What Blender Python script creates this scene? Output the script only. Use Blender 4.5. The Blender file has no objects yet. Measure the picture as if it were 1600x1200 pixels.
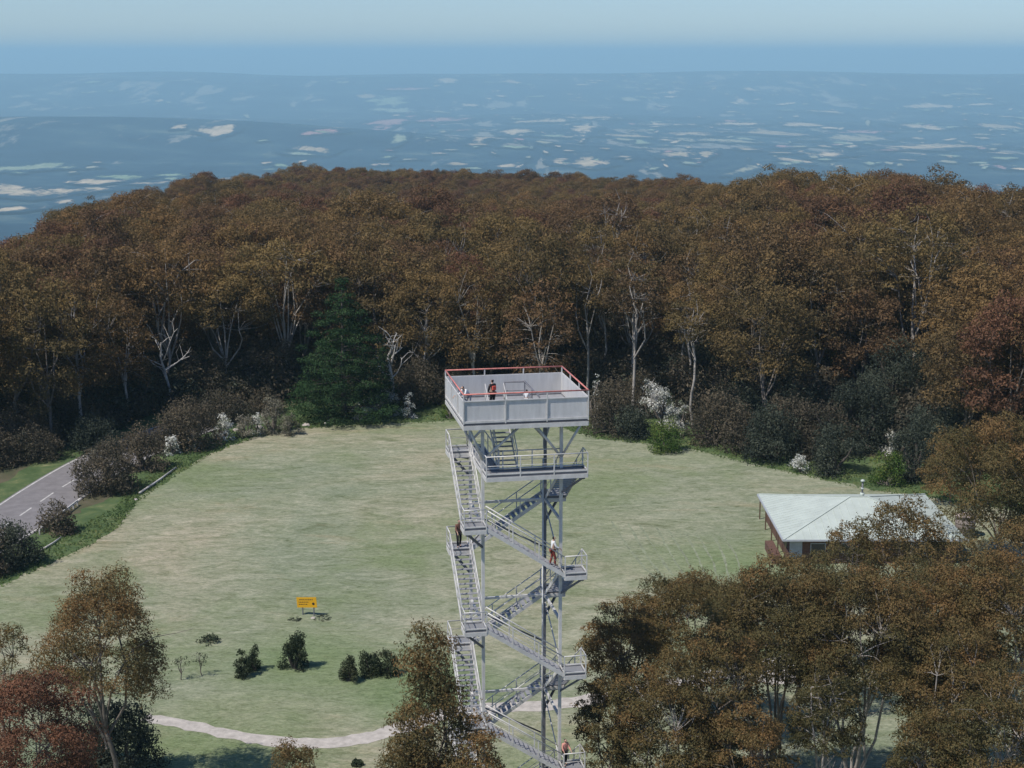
import bpy, math, random
import numpy as np
from mathutils import Vector, Matrix
R_ = math.radians
random.seed(7)

# ------------------------------------------------------------------ camera, sky, sun, exposure
FPX = 2500.0                                   # focal length in pixels of the 1600 px wide photograph
PITCH = math.atan(516 / FPX)
CZ = 48.6
sc = bpy.context.scene
cam_d = bpy.data.cameras.new('camera')
cam_d.sensor_width = 36.0
cam_d.lens = 36.0 * FPX / 1600
cam_d.clip_start = 1.0
cam_d.clip_end = 300000
cam = bpy.data.objects.new('camera', cam_d)
sc.collection.objects.link(cam)
cam.location = (0, 0, CZ)
cam.rotation_euler = (math.pi / 2 - PITCH, 0, 0)
sc.camera = cam

SUN_EL, SUN_AZ = R_(55), R_(235)               # azimuth clockwise from +Y (the view direction)
sun_dir = Vector((math.sin(SUN_AZ) * math.cos(SUN_EL), math.cos(SUN_AZ) * math.cos(SUN_EL), math.sin(SUN_EL)))
world = bpy.data.worlds.new('World')
sc.world = world
world.use_nodes = True
wn = world.node_tree.nodes
wl = world.node_tree.links
bg = wn['Background']
sky = wn.new('ShaderNodeTexSky')
sky.sky_type = 'NISHITA'
sky.sun_disc = False
sky.sun_elevation = SUN_EL
sky.sun_rotation = SUN_AZ
sky.altitude = 900
sky.air_density = 1.0
sky.dust_density = 0.35
sky.ozone_density = 2.5
tint = wn.new('ShaderNodeMix'); tint.data_type = 'RGBA'; tint.blend_type = 'MULTIPLY'; tint.inputs[0].default_value = 1.0
tint.inputs[7].default_value = (0.80, 0.945, 1.20, 1)
wl.new(sky.outputs[0], tint.inputs[6])
wl.new(tint.outputs[2], bg.inputs['Color'])
bg.inputs['Strength'].default_value = 0.084
sun_l = bpy.data.lights.new('sun', 'SUN')
sun_l.energy = 3.9
sun_l.angle = R_(0.6)
sun_l.color = (1.0, 0.955, 0.90)
sun_o = bpy.data.objects.new('sun', sun_l)
sc.collection.objects.link(sun_o)
sun_o.rotation_euler = sun_dir.to_track_quat('Z', 'Y').to_euler()
sc.view_settings.view_transform = 'Standard'
sc.view_settings.look = 'None'
sc.view_settings.exposure = 0.2
sc.view_settings.gamma = 1.0
sc.cycles.max_bounces = 5
sc.cycles.diffuse_bounces = 2
sc.cycles.glossy_bounces = 2
sc.cycles.transmission_bounces = 2
sc.cycles.transparent_max_bounces = 12
sc.cycles.volume_bounces = 1
HAZE_DENSITY = 7.8e-5
HAZE_COLOR = (0.53, 0.83, 0.94)

# ------------------------------------------------------------------ pixel <-> world helpers (1600 x 1200 photo pixels)
cp, sp = math.cos(PITCH), math.sin(PITCH)
def ray(px, py):
    a, b = px - 800.0, 600.0 - py
    return Vector((a, FPX * cp + b * sp, -FPX * sp + b * cp))
def G(px, py, z=0.0):                          # where a pixel's ray meets height z
    r = ray(px, py)
    t = (z - CZ) / r.z
    return Vector((r.x * t, r.y * t, z))
def at(px, D):                                 # ground point in the direction of a column, D metres ahead (approximately)
    r = ray(px, 900)
    r.z = 0
    r = r * (D / r.y)
    return Vector((r.x, r.y, 0))
def top_z(py, D):
    r = ray(800, py)
    return CZ + r.z / r.y * D
def m_per_px(p):
    return (p[1] * cp + (CZ - p[2]) * sp) / FPX
def project(x, y, z):
    d = y * cp - (z - CZ) * sp
    return 800 + FPX * x / d, 600 - FPX * (y * sp + (z - CZ) * cp) / d

# ------------------------------------------------------------------ object helpers
col = sc.collection
def tag(o, label=None, cat=None, group=None, kind=None):
    if label: o['label'] = label
    if cat: o['category'] = cat
    if group: o['group'] = group
    if kind: o['kind'] = kind
    return o
def empty(name, loc=(0, 0, 0), rz=0.0, s=1.0):
    o = bpy.data.objects.new(name, None)
    col.objects.link(o)
    o.location = loc
    o.rotation_euler = (0, 0, rz)
    o.scale = (s, s, s)
    o.empty_display_size = 0.3
    return o
def mesh_np(name, V, F, mat, tint=None, smooth=False):
    """V (n,3) array, F (m,k) array of equal-sided faces"""
    me = bpy.data.meshes.new(name)
    V = np.asarray(V, dtype=np.float32)
    F = np.asarray(F, dtype=np.int32)
    m, k = F.shape
    me.vertices.add(len(V)); me.vertices.foreach_set('co', V.ravel())
    me.loops.add(m * k); me.loops.foreach_set('vertex_index', F.ravel())
    me.polygons.add(m); me.polygons.foreach_set('loop_start', np.arange(0, m * k, k, dtype=np.int32))
    me.update(calc_edges=True)
    if smooth:
        me.polygons.foreach_set('use_smooth', np.ones(m, dtype=bool))
    if tint is not None:
        a = me.attributes.new('tint', 'FLOAT', 'FACE')
        a.data.foreach_set('value', np.asarray(tint, dtype=np.float32))
    for mm in (mat if isinstance(mat, (list, tuple)) else [mat]):
        me.materials.append(mm)
    return me
def link_mesh(name, me, parent=None, loc=None):
    o = bpy.data.objects.new(name, me)
    col.objects.link(o)
    if parent is not None: o.parent = parent
    if loc is not None: o.location = loc
    return o
class MB:
    """collects boxes, bars, tubes and polygons into ONE mesh"""
    def __init__(s): s.v = []; s.f = []; s.sm = []
    def add(s, vs, fs, sm=False):
        b = len(s.v)
        s.v += [tuple(v) for v in vs]
        s.f += [tuple(i + b for i in f) for f in fs]
        s.sm += [sm] * len(fs)
    def box(s, x0, y0, z0, x1, y1, z1):
        s.add([(x0,y0,z0),(x1,y0,z0),(x1,y1,z0),(x0,y1,z0),(x0,y0,z1),(x1,y0,z1),(x1,y1,z1),(x0,y1,z1)],
              [(0,3,2,1),(4,5,6,7),(0,1,5,4),(1,2,6,5),(2,3,7,6),(3,0,4,7)])
    def bar(s, a, b, w, h, up=(0, 0, 1)):       # rectangular bar from a to b: w across, h along up
        a, b = Vector(a), Vector(b)
        d = (b - a).normalized(); up = Vector(up)
        if abs(d.dot(up)) > 0.98: up = Vector((0, 1, 0))
        sd = d.cross(up).normalized(); u2 = sd.cross(d).normalized()
        vs = []
        for p in (a, b):
            for (i, j) in ((-1,-1),(1,-1),(1,1),(-1,1)):
                vs.append(p + sd * (i * w / 2) + u2 * (j * h / 2))
        s.add(vs, [(0,1,2,3),(7,6,5,4),(0,4,5,1),(1,5,6,2),(2,6,7,3),(3,7,4,0)])
    def tube(s, pts, rs, n=8, cap=True):
        pts = [Vector(p) for p in pts]
        if not hasattr(rs, '__len__'): rs = [rs] * len(pts)
        vs, fs = [], []
        for i, p in enumerate(pts):
            d = (pts[min(i + 1, len(pts) - 1)] - pts[max(i - 1, 0)]).normalized()
            up = Vector((0, 0, 1)) if abs(d.z) < 0.95 else Vector((0, 1, 0))
            sd = d.cross(up).normalized(); u2 = sd.cross(d)
            for k in range(n):
                a = 2 * math.pi * k / n
                vs.append(p + (sd * math.cos(a) + u2 * math.sin(a)) * rs[i])
        for i in range(len(pts) - 1):
            for k in range(n):
                k2 = (k + 1) % n
                fs.append((i*n+k, i*n+k2, (i+1)*n+k2, (i+1)*n+k))
        if cap:
            fs.append(tuple(range(n))[::-1]); fs.append(tuple((len(pts)-1)*n + k for k in range(n)))
        s.add(vs, fs, True)
    def poly(s, pts): s.add(pts, [tuple(range(len(pts)))])
    def build(s, name, mat, parent=None, loc=None):
        me = bpy.data.meshes.new(name)
        me.from_pydata(s.v, [], s.f)
        me.polygons.foreach_set('use_smooth', s.sm)
        me.materials.append(mat)
        me.update()
        return link_mesh(name, me, parent, loc)

# ------------------------------------------------------------------ materials
def new_mat(name):
    m = bpy.data.materials.new(name)
    m.use_nodes = True
    nt = m.node_tree
    return m, nt.nodes, nt.links, nt.nodes['Principled BSDF']
def ramp(nodes, stops):
    r = nodes.new('ShaderNodeValToRGB')
    e = r.color_ramp.elements
    while len(e) < len(stops): e.new(0.5)
    for i, (p, c) in enumerate(stops):
        e[i].position = p; e[i].color = (*c, 1)
    return r
def noise(nodes, links, vec, scale, detail=4, rough=0.55, dist=0.0):
    n = nodes.new('ShaderNodeTexNoise')
    n.inputs['Scale'].default_value = scale
    n.inputs['Detail'].default_value = detail
    n.inputs['Roughness'].default_value = rough
    n.inputs['Distortion'].default_value = dist
    links.new(vec, n.inputs['Vector'])
    return n
def mapping(nodes, links, vec, scale=(1,1,1), rot=(0,0,0)):
    m = nodes.new('ShaderNodeMapping')
    m.inputs['Scale'].default_value = scale
    m.inputs['Rotation'].default_value = rot
    links.new(vec, m.inputs['Vector'])
    return m.outputs[0]
def mixc(nodes, links, fac, a, b, mode='MIX'):
    m = nodes.new('ShaderNodeMix'); m.data_type = 'RGBA'; m.blend_type = mode
    for v, i in ((fac, 0), (a, 6), (b, 7)):
        if isinstance(v, (int, float)): m.inputs[i].default_value = v
        elif isinstance(v, tuple): m.inputs[i].default_value = (*v, 1)
        else: links.new(v, m.inputs[i])
    return m.outputs[2]
def plain(name, c, rough=0.6, metal=0.0, var=0.15, scale=3.0, bump=0.0, bscale=40, spec=0.3):
    m, n, l, p = new_mat(name)
    tc = n.new('ShaderNodeTexCoord').outputs['Object']
    nz = noise(n, l, tc, scale, 5, 0.6)
    r = ramp(n, [(0.3, tuple(x * (1 - var) for x in c)), (0.7, tuple(min(1, x * (1 + var)) for x in c))])
    l.new(nz.outputs['Fac'], r.inputs[0]); l.new(r.outputs[0], p.inputs['Base Color'])
    p.inputs['Roughness'].default_value = rough; p.inputs['Metallic'].default_value = metal
    p.inputs['Specular IOR Level'].default_value = spec
    if bump:
        b = n.new('ShaderNodeBump'); b.inputs['Strength'].default_value = bump
        nb = noise(n, l, tc, bscale, 4); l.new(nb.outputs['Fac'], b.inputs['Height']); l.new(b.outputs[0], p.inputs['Normal'])
    return m
def leaf_mat(name, stops, rand=0.25, transl=0.25, other=None):
    transl = transl * 1.4
    if 'gum' in name:
        f_ = lambda st: [(p_, (c_[0] * 1.12, c_[1] * 1.04, c_[2] * 1.0)) for p_, c_ in st]
        stops = f_(stops); other = f_(other) if other else None
    """leaf colour from the per-spray tint; trees differ a little (and drift towards a second palette)"""
    m, n, l, p = new_mat(name)
    at_ = n.new('ShaderNodeAttribute'); at_.attribute_name = 'tint'
    oi = n.new('ShaderNodeObjectInfo')
    ma = n.new('ShaderNodeMath'); ma.operation = 'MULTIPLY_ADD'
    l.new(oi.outputs['Random'], ma.inputs[0]); ma.inputs[1].default_value = rand; ma.inputs[2].default_value = -rand / 2
    ad = n.new('ShaderNodeMath'); ad.operation = 'ADD'; ad.use_clamp = True
    l.new(at_.outputs['Fac'], ad.inputs[0]); l.new(ma.outputs[0], ad.inputs[1])
    r = ramp(n, stops); l.new(ad.outputs[0], r.inputs[0]); c = r.outputs[0]
    if other:
        r2 = ramp(n, other); l.new(ad.outputs[0], r2.inputs[0])
        f = n.new('ShaderNodeMath'); f.operation = 'FRACT'
        g = n.new('ShaderNodeMath'); g.operation = 'MULTIPLY'; g.inputs[1].default_value = 7.31
        l.new(oi.outputs['Random'], g.inputs[0]); l.new(g.outputs[0], f.inputs[0])
        c = mixc(n, l, f.outputs[0], c, r2.outputs[0])
    l.new(c, p.inputs['Base Color'])
    p.inputs['Roughness'].default_value = 0.7; p.inputs['Specular IOR Level'].default_value = 0.15
    if transl:
        t = n.new('ShaderNodeBsdfTranslucent'); l.new(c, t.inputs['Color'])
        mx = n.new('ShaderNodeMixShader'); mx.inputs[0].default_value = transl
        l.new(p.outputs[0], mx.inputs[1]); l.new(t.outputs[0], mx.inputs[2])
        l.new(mx.outputs[0], n['Material Output'].inputs['Surface'])
    return m

M = {}
M['steel'] = plain('galvanised_steel', (0.61, 0.59, 0.555), 0.5, 0.15, 0.16, 2.0)
M['dark_steel'] = plain('dark_and_shaded_steel', (0.17, 0.17, 0.185), 0.6, 0.3, 0.2, 2.0)  # dark steel parts, plus painted shade on edge slots and one column
M['red_rail'] = plain('faded_red_paint', (0.56, 0.20, 0.165), 0.6, 0.0, 0.25, 4.0)
M['bark'] = plain('gum_bark', (0.16, 0.135, 0.11), 0.85, 0, 0.45, 1.2, 0.3, 8)
M['pale_bark'] = plain('pale_gum_bark', (0.33, 0.295, 0.255), 0.8, 0, 0.5, 0.8, 0.3, 8)
M['dark_bark'] = plain('dark_bark', (0.09, 0.075, 0.06), 0.9, 0, 0.3, 2.0)
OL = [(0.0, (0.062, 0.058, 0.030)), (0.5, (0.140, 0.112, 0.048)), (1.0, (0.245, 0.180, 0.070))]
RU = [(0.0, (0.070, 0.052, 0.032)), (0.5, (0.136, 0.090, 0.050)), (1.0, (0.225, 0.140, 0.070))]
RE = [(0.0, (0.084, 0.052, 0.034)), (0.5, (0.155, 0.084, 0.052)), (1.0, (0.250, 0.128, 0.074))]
M['gum'] = leaf_mat('gum_leaves', RU, 0.3, .25, OL)
M['gum_red'] = leaf_mat('russet_gum_leaves', RE, 0.2, .25, RU)
M['gum_olive'] = leaf_mat('olive_gum_leaves', OL, 0.25, .25, [(p, (c[0]*1.08, c[1]*.93, c[2])) for p, c in OL])
M['near_gum'] = leaf_mat('near_gum_leaves', [(0.0, (0.058, 0.064, 0.030)), (0.4, (0.122, 0.114, 0.050)), (0.75, (0.190, 0.146, 0.062)), (1.0, (0.245, 0.158, 0.068))], 0.15, .3)
M['red_gum'] = leaf_mat('rusty_gum_leaves', RE, 0.1)
M['shrub'] = leaf_mat('shrub_leaves', [(0.0, (0.062, 0.060, 0.042)), (0.5, (0.125, 0.106, 0.072)), (1.0, (0.200, 0.155, 0.098))], 0.4)
M['dark_shrub'] = leaf_mat('dark_shrub_leaves', [(0.0, (0.036, 0.045, 0.033)), (0.5, (0.074, 0.088, 0.062)), (1.0, (0.125, 0.135, 0.090))], 0.3)
M['conifer'] = leaf_mat('conifer_needles', [(0.0, (0.014, 0.034, 0.013)), (0.5, (0.034, 0.076, 0.026)), (1.0, (0.060, 0.105, 0.040))], 0.0)
M['sapling'] = leaf_mat('sapling_leaves', [(0.0, (0.030, 0.045, 0.024)), (0.5, (0.052, 0.07, 0.035)), (1.0, (0.095, 0.10, 0.05))], 0.3)
M['blossom'] = leaf_mat('white_blossom', [(0.0, (0.08, 0.11, 0.05)), (0.18, (0.30, 0.31, 0.22)), (0.3, (0.70, 0.70, 0.62)), (1.0, (0.84, 0.83, 0.76))], 0.0, 0.2)
M['pale_shrub'] = leaf_mat('pale_shrub_leaves', [(0.0, (0.10, 0.10, 0.06)), (0.5, (0.27, 0.25, 0.18)), (1.0, (0.42, 0.38, 0.30))], 0.3)
M['fresh'] = leaf_mat('fresh_green_leaves', [(0.0, (0.05, 0.10, 0.02)), (0.5, (0.10, 0.17, 0.035)), (1.0, (0.20, 0.23, 0.06))], 0.3)
M['tuft'] = leaf_mat('grass_blades', [(0.0, (0.085, 0.14, 0.045)), (0.5, (0.16, 0.22, 0.075)), (0.85, (0.22, 0.22, 0.08)), (1.0, (0.38, 0.33, 0.16))], 0.0, 0.3)
M['dry_tuft'] = leaf_mat('mown_grass_blades', [(0.0, (0.13, 0.155, 0.085)), (0.5, (0.235, 0.25, 0.155)), (1.0, (0.33, 0.31, 0.20))], 0.0, 0.3)

def field_material():
    m, n, l, p = new_mat('mown_grass')
    tc = n.new('ShaderNodeTexCoord').outputs['Object']
    big = noise(n, l, tc, 0.02, 4, 0.6, 0.6)
    r1 = ramp(n, [(0.36, (0.215, 0.245, 0.165)), (0.5, (0.275, 0.285, 0.195)), (0.64, (0.330, 0.305, 0.215))])
    l.new(big.outputs['Fac'], r1.inputs[0])
    mp = mapping(n, l, tc, (0.42, 1.0, 1.0), (0, 0, R_(-28)))
    st = noise(n, l, mp, 0.42, 9, 0.74, 1.6)
    r2 = ramp(n, [(0.30, (0.45, 0.50, 0.38)), (0.44, (0.86, 0.89, 0.82)), (0.56, (1.06, 1.04, 1.04)), (0.72, (1.38, 1.30, 1.34))])
    l.new(st.outputs['Fac'], r2.inputs[0])
    c = mixc(n, l, 1.0, r1.outputs[0], r2.outputs[0], 'MULTIPLY')
    # greener lush ground in patches
    g = noise(n, l, tc, 0.045, 5, 0.65, 0.4)
    r3 = ramp(n, [(0.50, (0, 0, 0)), (0.66, (0.85, 0.85, 0.85))]); l.new(g.outputs['Fac'], r3.inputs[0])
    c = mixc(n, l, r3.outputs[0], c, (0.175, 0.215, 0.105))
    for (px_, py_, rad) in ((480, 1032, 9), (1140, 880, 9), (640, 1080, 8), (300, 1190, 12)):
        g0 = G(px_, py_)
        vm = n.new('ShaderNodeVectorMath'); vm.operation = 'DISTANCE'; l.new(tc, vm.inputs[0]); vm.inputs[1].default_value = (g0.x, g0.y, 0.03)
        md = n.new('ShaderNodeMath'); md.operation = 'MULTIPLY_ADD'; l.new(g.outputs['Fac'], md.inputs[0]); md.inputs[1].default_value = rad * 1.6; l.new(vm.outputs['Value'], md.inputs[2])
        mr = n.new('ShaderNodeMapRange'); mr.inputs['From Min'].default_value = rad * 1.9; mr.inputs['From Max'].default_value = rad * 1.1; mr.inputs['To Max'].default_value = .7; mr.clamp = True
        l.new(md.outputs[0], mr.inputs['Value'])
        c = mixc(n, l, mr.outputs[0], c, (0.15, 0.205, 0.088))
    # bare straw coloured patches
    s = noise(n, l, mapping(n, l, tc, (0.5, 1, 1), (0, 0, R_(35))), 0.10, 6, 0.7, 0.8)
    r4 = ramp(n, [(0.56, (0, 0, 0)), (0.70, (0.45, 0.45, 0.45))]); l.new(s.outputs['Fac'], r4.inputs[0])
    c = mixc(n, l, r4.outputs[0], c, (0.34, 0.27, 0.165))
    f2 = noise(n, l, mapping(n, l, tc, (0.5, 1.0, 1), (0, 0, R_(-20))), 1.7, 6, 0.8, 0.8)
    r6 = ramp(n, [(0.30, (0.56, 0.60, 0.50)), (0.5, (1, 1, 1)), (0.70, (1.28, 1.22, 1.24))]); l.new(f2.outputs['Fac'], r6.inputs[0])
    c = mixc(n, l, 0.85, c, r6.outputs[0], 'MULTIPLY')
    f3 = noise(n, l, mapping(n, l, tc, (0.55, 1.0, 1), (0, 0, R_(25))), 4.5, 4, 0.8, 0.6)
    r7 = ramp(n, [(0.30, (0.58, 0.62, 0.52)), (0.5, (1, 1, 1)), (0.70, (1.30, 1.26, 1.26))]); l.new(f3.outputs['Fac'], r7.inputs[0])
    c = mixc(n, l, 0.9, c, r7.outputs[0], 'MULTIPLY')
    # small dark tufts
    t = noise(n, l, mapping(n, l, tc, (0.5, 1.4, 1), (0, 0, R_(10))), 0.8, 6, 0.75, 0.5)
    r5 = ramp(n, [(0.30, (0.8, 0.8, 0.8)), (0.40, (0, 0, 0))]); l.new(t.outputs['Fac'], r5.inputs[0])
    c = mixc(n, l, r5.outputs[0], c, (0.125, 0.14, 0.075))
    l.new(c, p.inputs['Base Color'])
    p.inputs['Roughness'].default_value = 0.95; p.inputs['Specular IOR Level'].default_value = 0.05
    b = n.new('ShaderNodeBump'); b.inputs['Strength'].default_value = 0.6; b.inputs['Distance'].default_value = 0.35
    l.new(st.outputs['Fac'], b.inputs['Height']); l.new(b.outputs[0], p.inputs['Normal'])
    return m
M['field'] = field_material()
def ground_material():
    m, n, l, p = new_mat('forest_floor')
    tc = n.new('ShaderNodeTexCoord').outputs['Object']
    a = noise(n, l, tc, 0.12, 6, 0.65, 0.5)
    r = ramp(n, [(0.30, (0.055, 0.07, 0.034)), (0.5, (0.10, 0.092, 0.055)), (0.7, (0.16, 0.13, 0.09))])
    l.new(a.outputs['Fac'], r.inputs[0]); l.new(r.outputs[0], p.inputs['Base Color'])
    p.inputs['Roughness'].default_value = 0.95; p.inputs['Specular IOR Level'].default_value = 0.05
    return m
def plain_material():
    m, n, l, p = new_mat('wooded_plain')
    tc = n.new('ShaderNodeTexCoord').outputs['Object']
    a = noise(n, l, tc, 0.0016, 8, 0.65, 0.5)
    r = ramp(n, [(0.36, (0.006, 0.018, 0.036)), (0.50, (0.014, 0.036, 0.062)), (0.60, (0.034, 0.062, 0.078)), (0.74, (0.13, 0.15, 0.12))])  # blue of distance haze is mixed into these woodland colours
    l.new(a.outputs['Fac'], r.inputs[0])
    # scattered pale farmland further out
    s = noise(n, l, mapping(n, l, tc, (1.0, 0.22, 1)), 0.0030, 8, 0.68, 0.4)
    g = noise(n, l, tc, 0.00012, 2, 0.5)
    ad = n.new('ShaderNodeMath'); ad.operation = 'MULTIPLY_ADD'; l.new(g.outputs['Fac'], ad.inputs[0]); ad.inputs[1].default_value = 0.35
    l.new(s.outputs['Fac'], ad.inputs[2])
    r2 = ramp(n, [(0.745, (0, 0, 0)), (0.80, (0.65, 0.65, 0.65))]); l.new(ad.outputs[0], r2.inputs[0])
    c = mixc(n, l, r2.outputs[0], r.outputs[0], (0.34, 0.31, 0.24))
    l.new(c, p.inputs['Base Color'])
    p.inputs['Roughness'].default_value = 1.0; p.inputs['Specular IOR Level'].default_value = 0.0
    return m
M['floor'] = ground_material()
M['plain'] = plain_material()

# ------------------------------------------------------------------ terrain
_sky_px = np.array([-400, -100, 0, 100, 200, 300, 400, 480, 600, 700, 850, 1000, 1100, 1170, 1250, 1350, 1500, 1600, 1900, 2300], float)
_sky_py = np.array([ 470, 412, 384, 326, 296, 281, 268, 262, 262, 265, 271, 280, 286, 284, 278, 280, 288, 294, 300, 310], float)
_R      = np.array([ 300, 320, 335, 400, 480, 560, 640, 700, 720, 700, 660, 590, 500, 420, 370, 350, 345, 340, 330, 320], float)
TREE_H = np.interp(np.array([300, 320, 335, 400, 480, 560, 640, 700, 720, 700, 660, 590, 500, 420, 370, 350, 345, 340, 330, 320.]), [380, 460], [17.5, 12.5])
_az = np.arctan2(_sky_px - 800, FPX / cp * 1.0)
_dep = np.arctan2(516.0, FPX) - np.arctan2(600 - _sky_py, FPX)
_hend = CZ - np.tan(_dep) * _R - TREE_H
def edge_R(az): return np.interp(az, _az, _R)
def edge_h(az): return np.interp(az, _az, _hend)
PLAIN_Z = -620.0
def smooth(t):
    t = np.clip(t, 0, 1); return t * t * (3 - 2 * t)
def hnoise(x, y, L, seed):
    r = np.random.RandomState(seed); s = 0
    for k in range(7):
        a = r.uniform(0, math.pi * 2); w = 2 * math.pi / (L * r.uniform(0.5, 1.6)); ph = r.uniform(0, 6.28)
        s = s + np.sin((x * math.cos(a) + y * math.sin(a)) * w + ph)
    return s / 7 * 1.6
def height(x, y):
    x = np.asarray(x, float); y = np.asarray(y, float)
    az = np.arctan2(x, np.where(np.abs(y) < 1e-6, 1e-6, y)); D = np.hypot(x, y)
    az = np.where(y < 0, np.sign(x) * 1.2, az)
    Rr = edge_R(az); he = edge_h(az)
    h = he * smooth((D - 235) / np.maximum(Rr - 235, 30))
    h = h + np.where(D > 240, hnoise(x, y, 140, 3) * 1.6 * smooth((D - 240) / 60), 0)
    over = np.maximum(D - Rr - 12, 0)
    h = h - 0.36 * over - 0.10 * np.minimum(over, 60) * smooth(over / 60)
    fl = PLAIN_Z + hnoise(x, y, 5200, 11) * 48 * smooth((D - 2500) / 3000)
    # long wooded hill on the left, escarpment at the far edge of the farmland, distant ranges
    fl = fl + 230 * np.exp(-((x + 3300) / 2600) ** 2 - ((y - 11500) / 1500) ** 2)
    esc = 330 + 38 * hnoise(x, 0 * y, 9000, 5)
    fl = fl + esc * smooth((D - 19000) / 6500) * (1 - smooth((D - 26500) / 3500))
    fl = fl + np.where(D > 40000, 1, 0) * (520 + 290 * smooth((az + .05) / 0.25) - 90 * smooth((az - 0.24) / 0.1) + 60 * hnoise(x, y * 0, 12000, 9)) * np.exp(-((D - 70000) / 7000) ** 2)
    fl = np.where(D > 40000, np.minimum(fl, CZ + 125), fl)
    return np.maximum(h, fl)
def build_ground():
    rr = np.concatenate([[8, 25, 60, 120, 180, 220], np.arange(240, 1000, 14), np.geomspace(1000, 2600, 40)[1:], np.geomspace(2600, 110000, 210)[1:]])
    aa = np.concatenate([np.arange(-180, -30, 6), np.linspace(-30, 30, 281)[:-1], np.arange(30, 180, 6)])
    aa = np.radians(aa); na = len(aa)
    A, RR = np.meshgrid(aa, rr)
    X = RR * np.sin(A); Y = RR * np.cos(A)
    Z = height(X, Y)
    V = np.stack([X, Y, Z], -1).reshape(-1, 3)
    V = np.vstack([V, [[0, 0, 0]]])
    i = np.arange(len(rr) - 1)[:, None]; j = np.arange(na)[None, :]; j2 = (j + 1) % na
    F = np.stack([i*na+j, i*na+j2, (i+1)*na+j2, (i+1)*na+j], -1).reshape(-1, 4)[:, ::-1]
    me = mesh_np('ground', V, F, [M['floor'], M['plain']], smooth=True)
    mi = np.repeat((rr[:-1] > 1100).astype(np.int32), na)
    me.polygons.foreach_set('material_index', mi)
    o = link_mesh('ground', me)
    tag(o, kind='structure')
    # inner disc
    b = MB(); b.poly([(8 * math.sin(a), 8 * math.cos(a), 0) for a in aa][::-1]); tag(b.build('ground', M['floor']), kind='structure')
build_ground()

def sheet(name, pts, z, mat, step=None):
    b = MB(); b.poly([(p[0], p[1], z) for p in pts]); o = b.build(name, mat); tag(o, kind='structure'); return o
def jag(pts, amp, seed, n=5):
    r = random.Random(seed); out = []
    for i in range(len(pts)):
        a = Vector(pts[i][:2]); b = Vector(pts[(i + 1) % len(pts)][:2])
        for k in range(n):
            p = a.lerp(b, k / n)
            if 0 < k: p = p + Vector((r.uniform(-amp, amp), r.uniform(-amp, amp)))
            out.append(p)
    return out
edge_px = [(-300, 1060), (-120, 975), (0, 915), (60, 887), (130, 856), (185, 822), (212, 785), (268, 745), (330, 708), (400, 682), (470, 669),
           (560, 664), (640, 660), (700, 657), (800, 657), (880, 668), (930, 684), (1000, 692), (1100, 706), (1150, 719), (1200, 731),
           (1260, 743), (1350, 762), (1430, 775), (1550, 792), (1700, 812), (1900, 850)]
edge_w = [G(*p) for p in edge_px]
field_pts = jag([Vector((p.x, p.y)) for p in edge_w], 0.5, 4, 5)[:-4] + [Vector((110, 60)), Vector((110, 25)), Vector((-95, 25)), Vector((-95, 60))]
sheet('mown_field', field_pts, 0.03, M['field'])
def verge_material():
    m, n, l, p = new_mat('verge_grass')
    tc = n.new('ShaderNodeTexCoord').outputs['Object']
    a = noise(n, l, tc, 0.35, 6, 0.7, 0.5)
    r = ramp(n, [(0.32, (0.050, 0.082, 0.032)), (0.5, (0.082, 0.120, 0.048)), (0.62, (0.13, 0.155, 0.066)), (0.74, (0.27, 0.25, 0.13))])
    l.new(a.outputs['Fac'], r.inputs[0]); l.new(r.outputs[0], p.inputs['Base Color'])
    p.inputs['Roughness'].default_value = 0.9; p.inputs['Specular IOR Level'].default_value = 0.1
    return m
M['verge'] = verge_material()
outer = []
for i, p in enumerate(edge_w):
    d = Vector((p.x, p.y)).normalized() * (15 if i > 8 else 13)
    outer.append(Vector((p.x, p.y)) + d)
inner = [Vector((p.x, p.y)) * 0.96 for p in edge_w]
sheet('verge', inner + jag(outer, 1.2, 9, 4)[:-4][::-1], 0.015, M['verge'])

# gravel path and forecourt
def ribbon(name, pts, w, z, mat, seed=1, jit=0.12, sub=6):
    r = random.Random(seed)
    P = [Vector((p[0], p[1])) for p in pts]; Q = []
    for i in range(len(P) - 1):
        p0 = P[max(i-1, 0)]; p1 = P[i]; p2 = P[i+1]; p3 = P[min(i+2, len(P)-1)]
        for k in range(sub):
            t = k / sub
            Q.append(0.5 * ((2*p1) + (-p0+p2)*t + (2*p0-5*p1+4*p2-p3)*t*t + (-p0+3*p1-3*p2+p3)*t*t*t))
    Q.append(P[-1])
    vs, fs = [], []
    for i, q in enumerate(Q):
        d = (Q[min(i+1, len(Q)-1)] - Q[max(i-1, 0)]).normalized(); nrm = Vector((-d.y, d.x))
        ww = (w[0] + (w[1]-w[0]) * i / (len(Q)-1)) if isinstance(w, tuple) else w
        a = q + nrm * (ww/2 + r.uniform(-jit, jit)); b = q - nrm * (ww/2 + r.uniform(-jit, jit))
        vs += [(a.x, a.y, z), (b.x, b.y, z)]
        if i: fs.append((2*i-2, 2*i-1, 2*i+1, 2*i))
    mb = MB(); mb.add(vs, fs)
    return mb.build(name, mat)
M['gravel'] = plain('pale_gravel', (0.44, 0.40, 0.35), 0.95, 0, 0.22, 1.6, 0.5, 6, 0.05)
path_px = [(225, 1122), (290, 1133), (350, 1146), (420, 1158), (500, 1162), (580, 1152), (640, 1134), (700, 1116), (780, 1106), (870, 1101), (960, 1088), (1060, 1068), (1160, 1048)]
tag(ribbon('path', [G(*p) for p in path_px], (1.35, 2.2), 0.045, M['gravel'], 2, 0.18), kind='structure')
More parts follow.
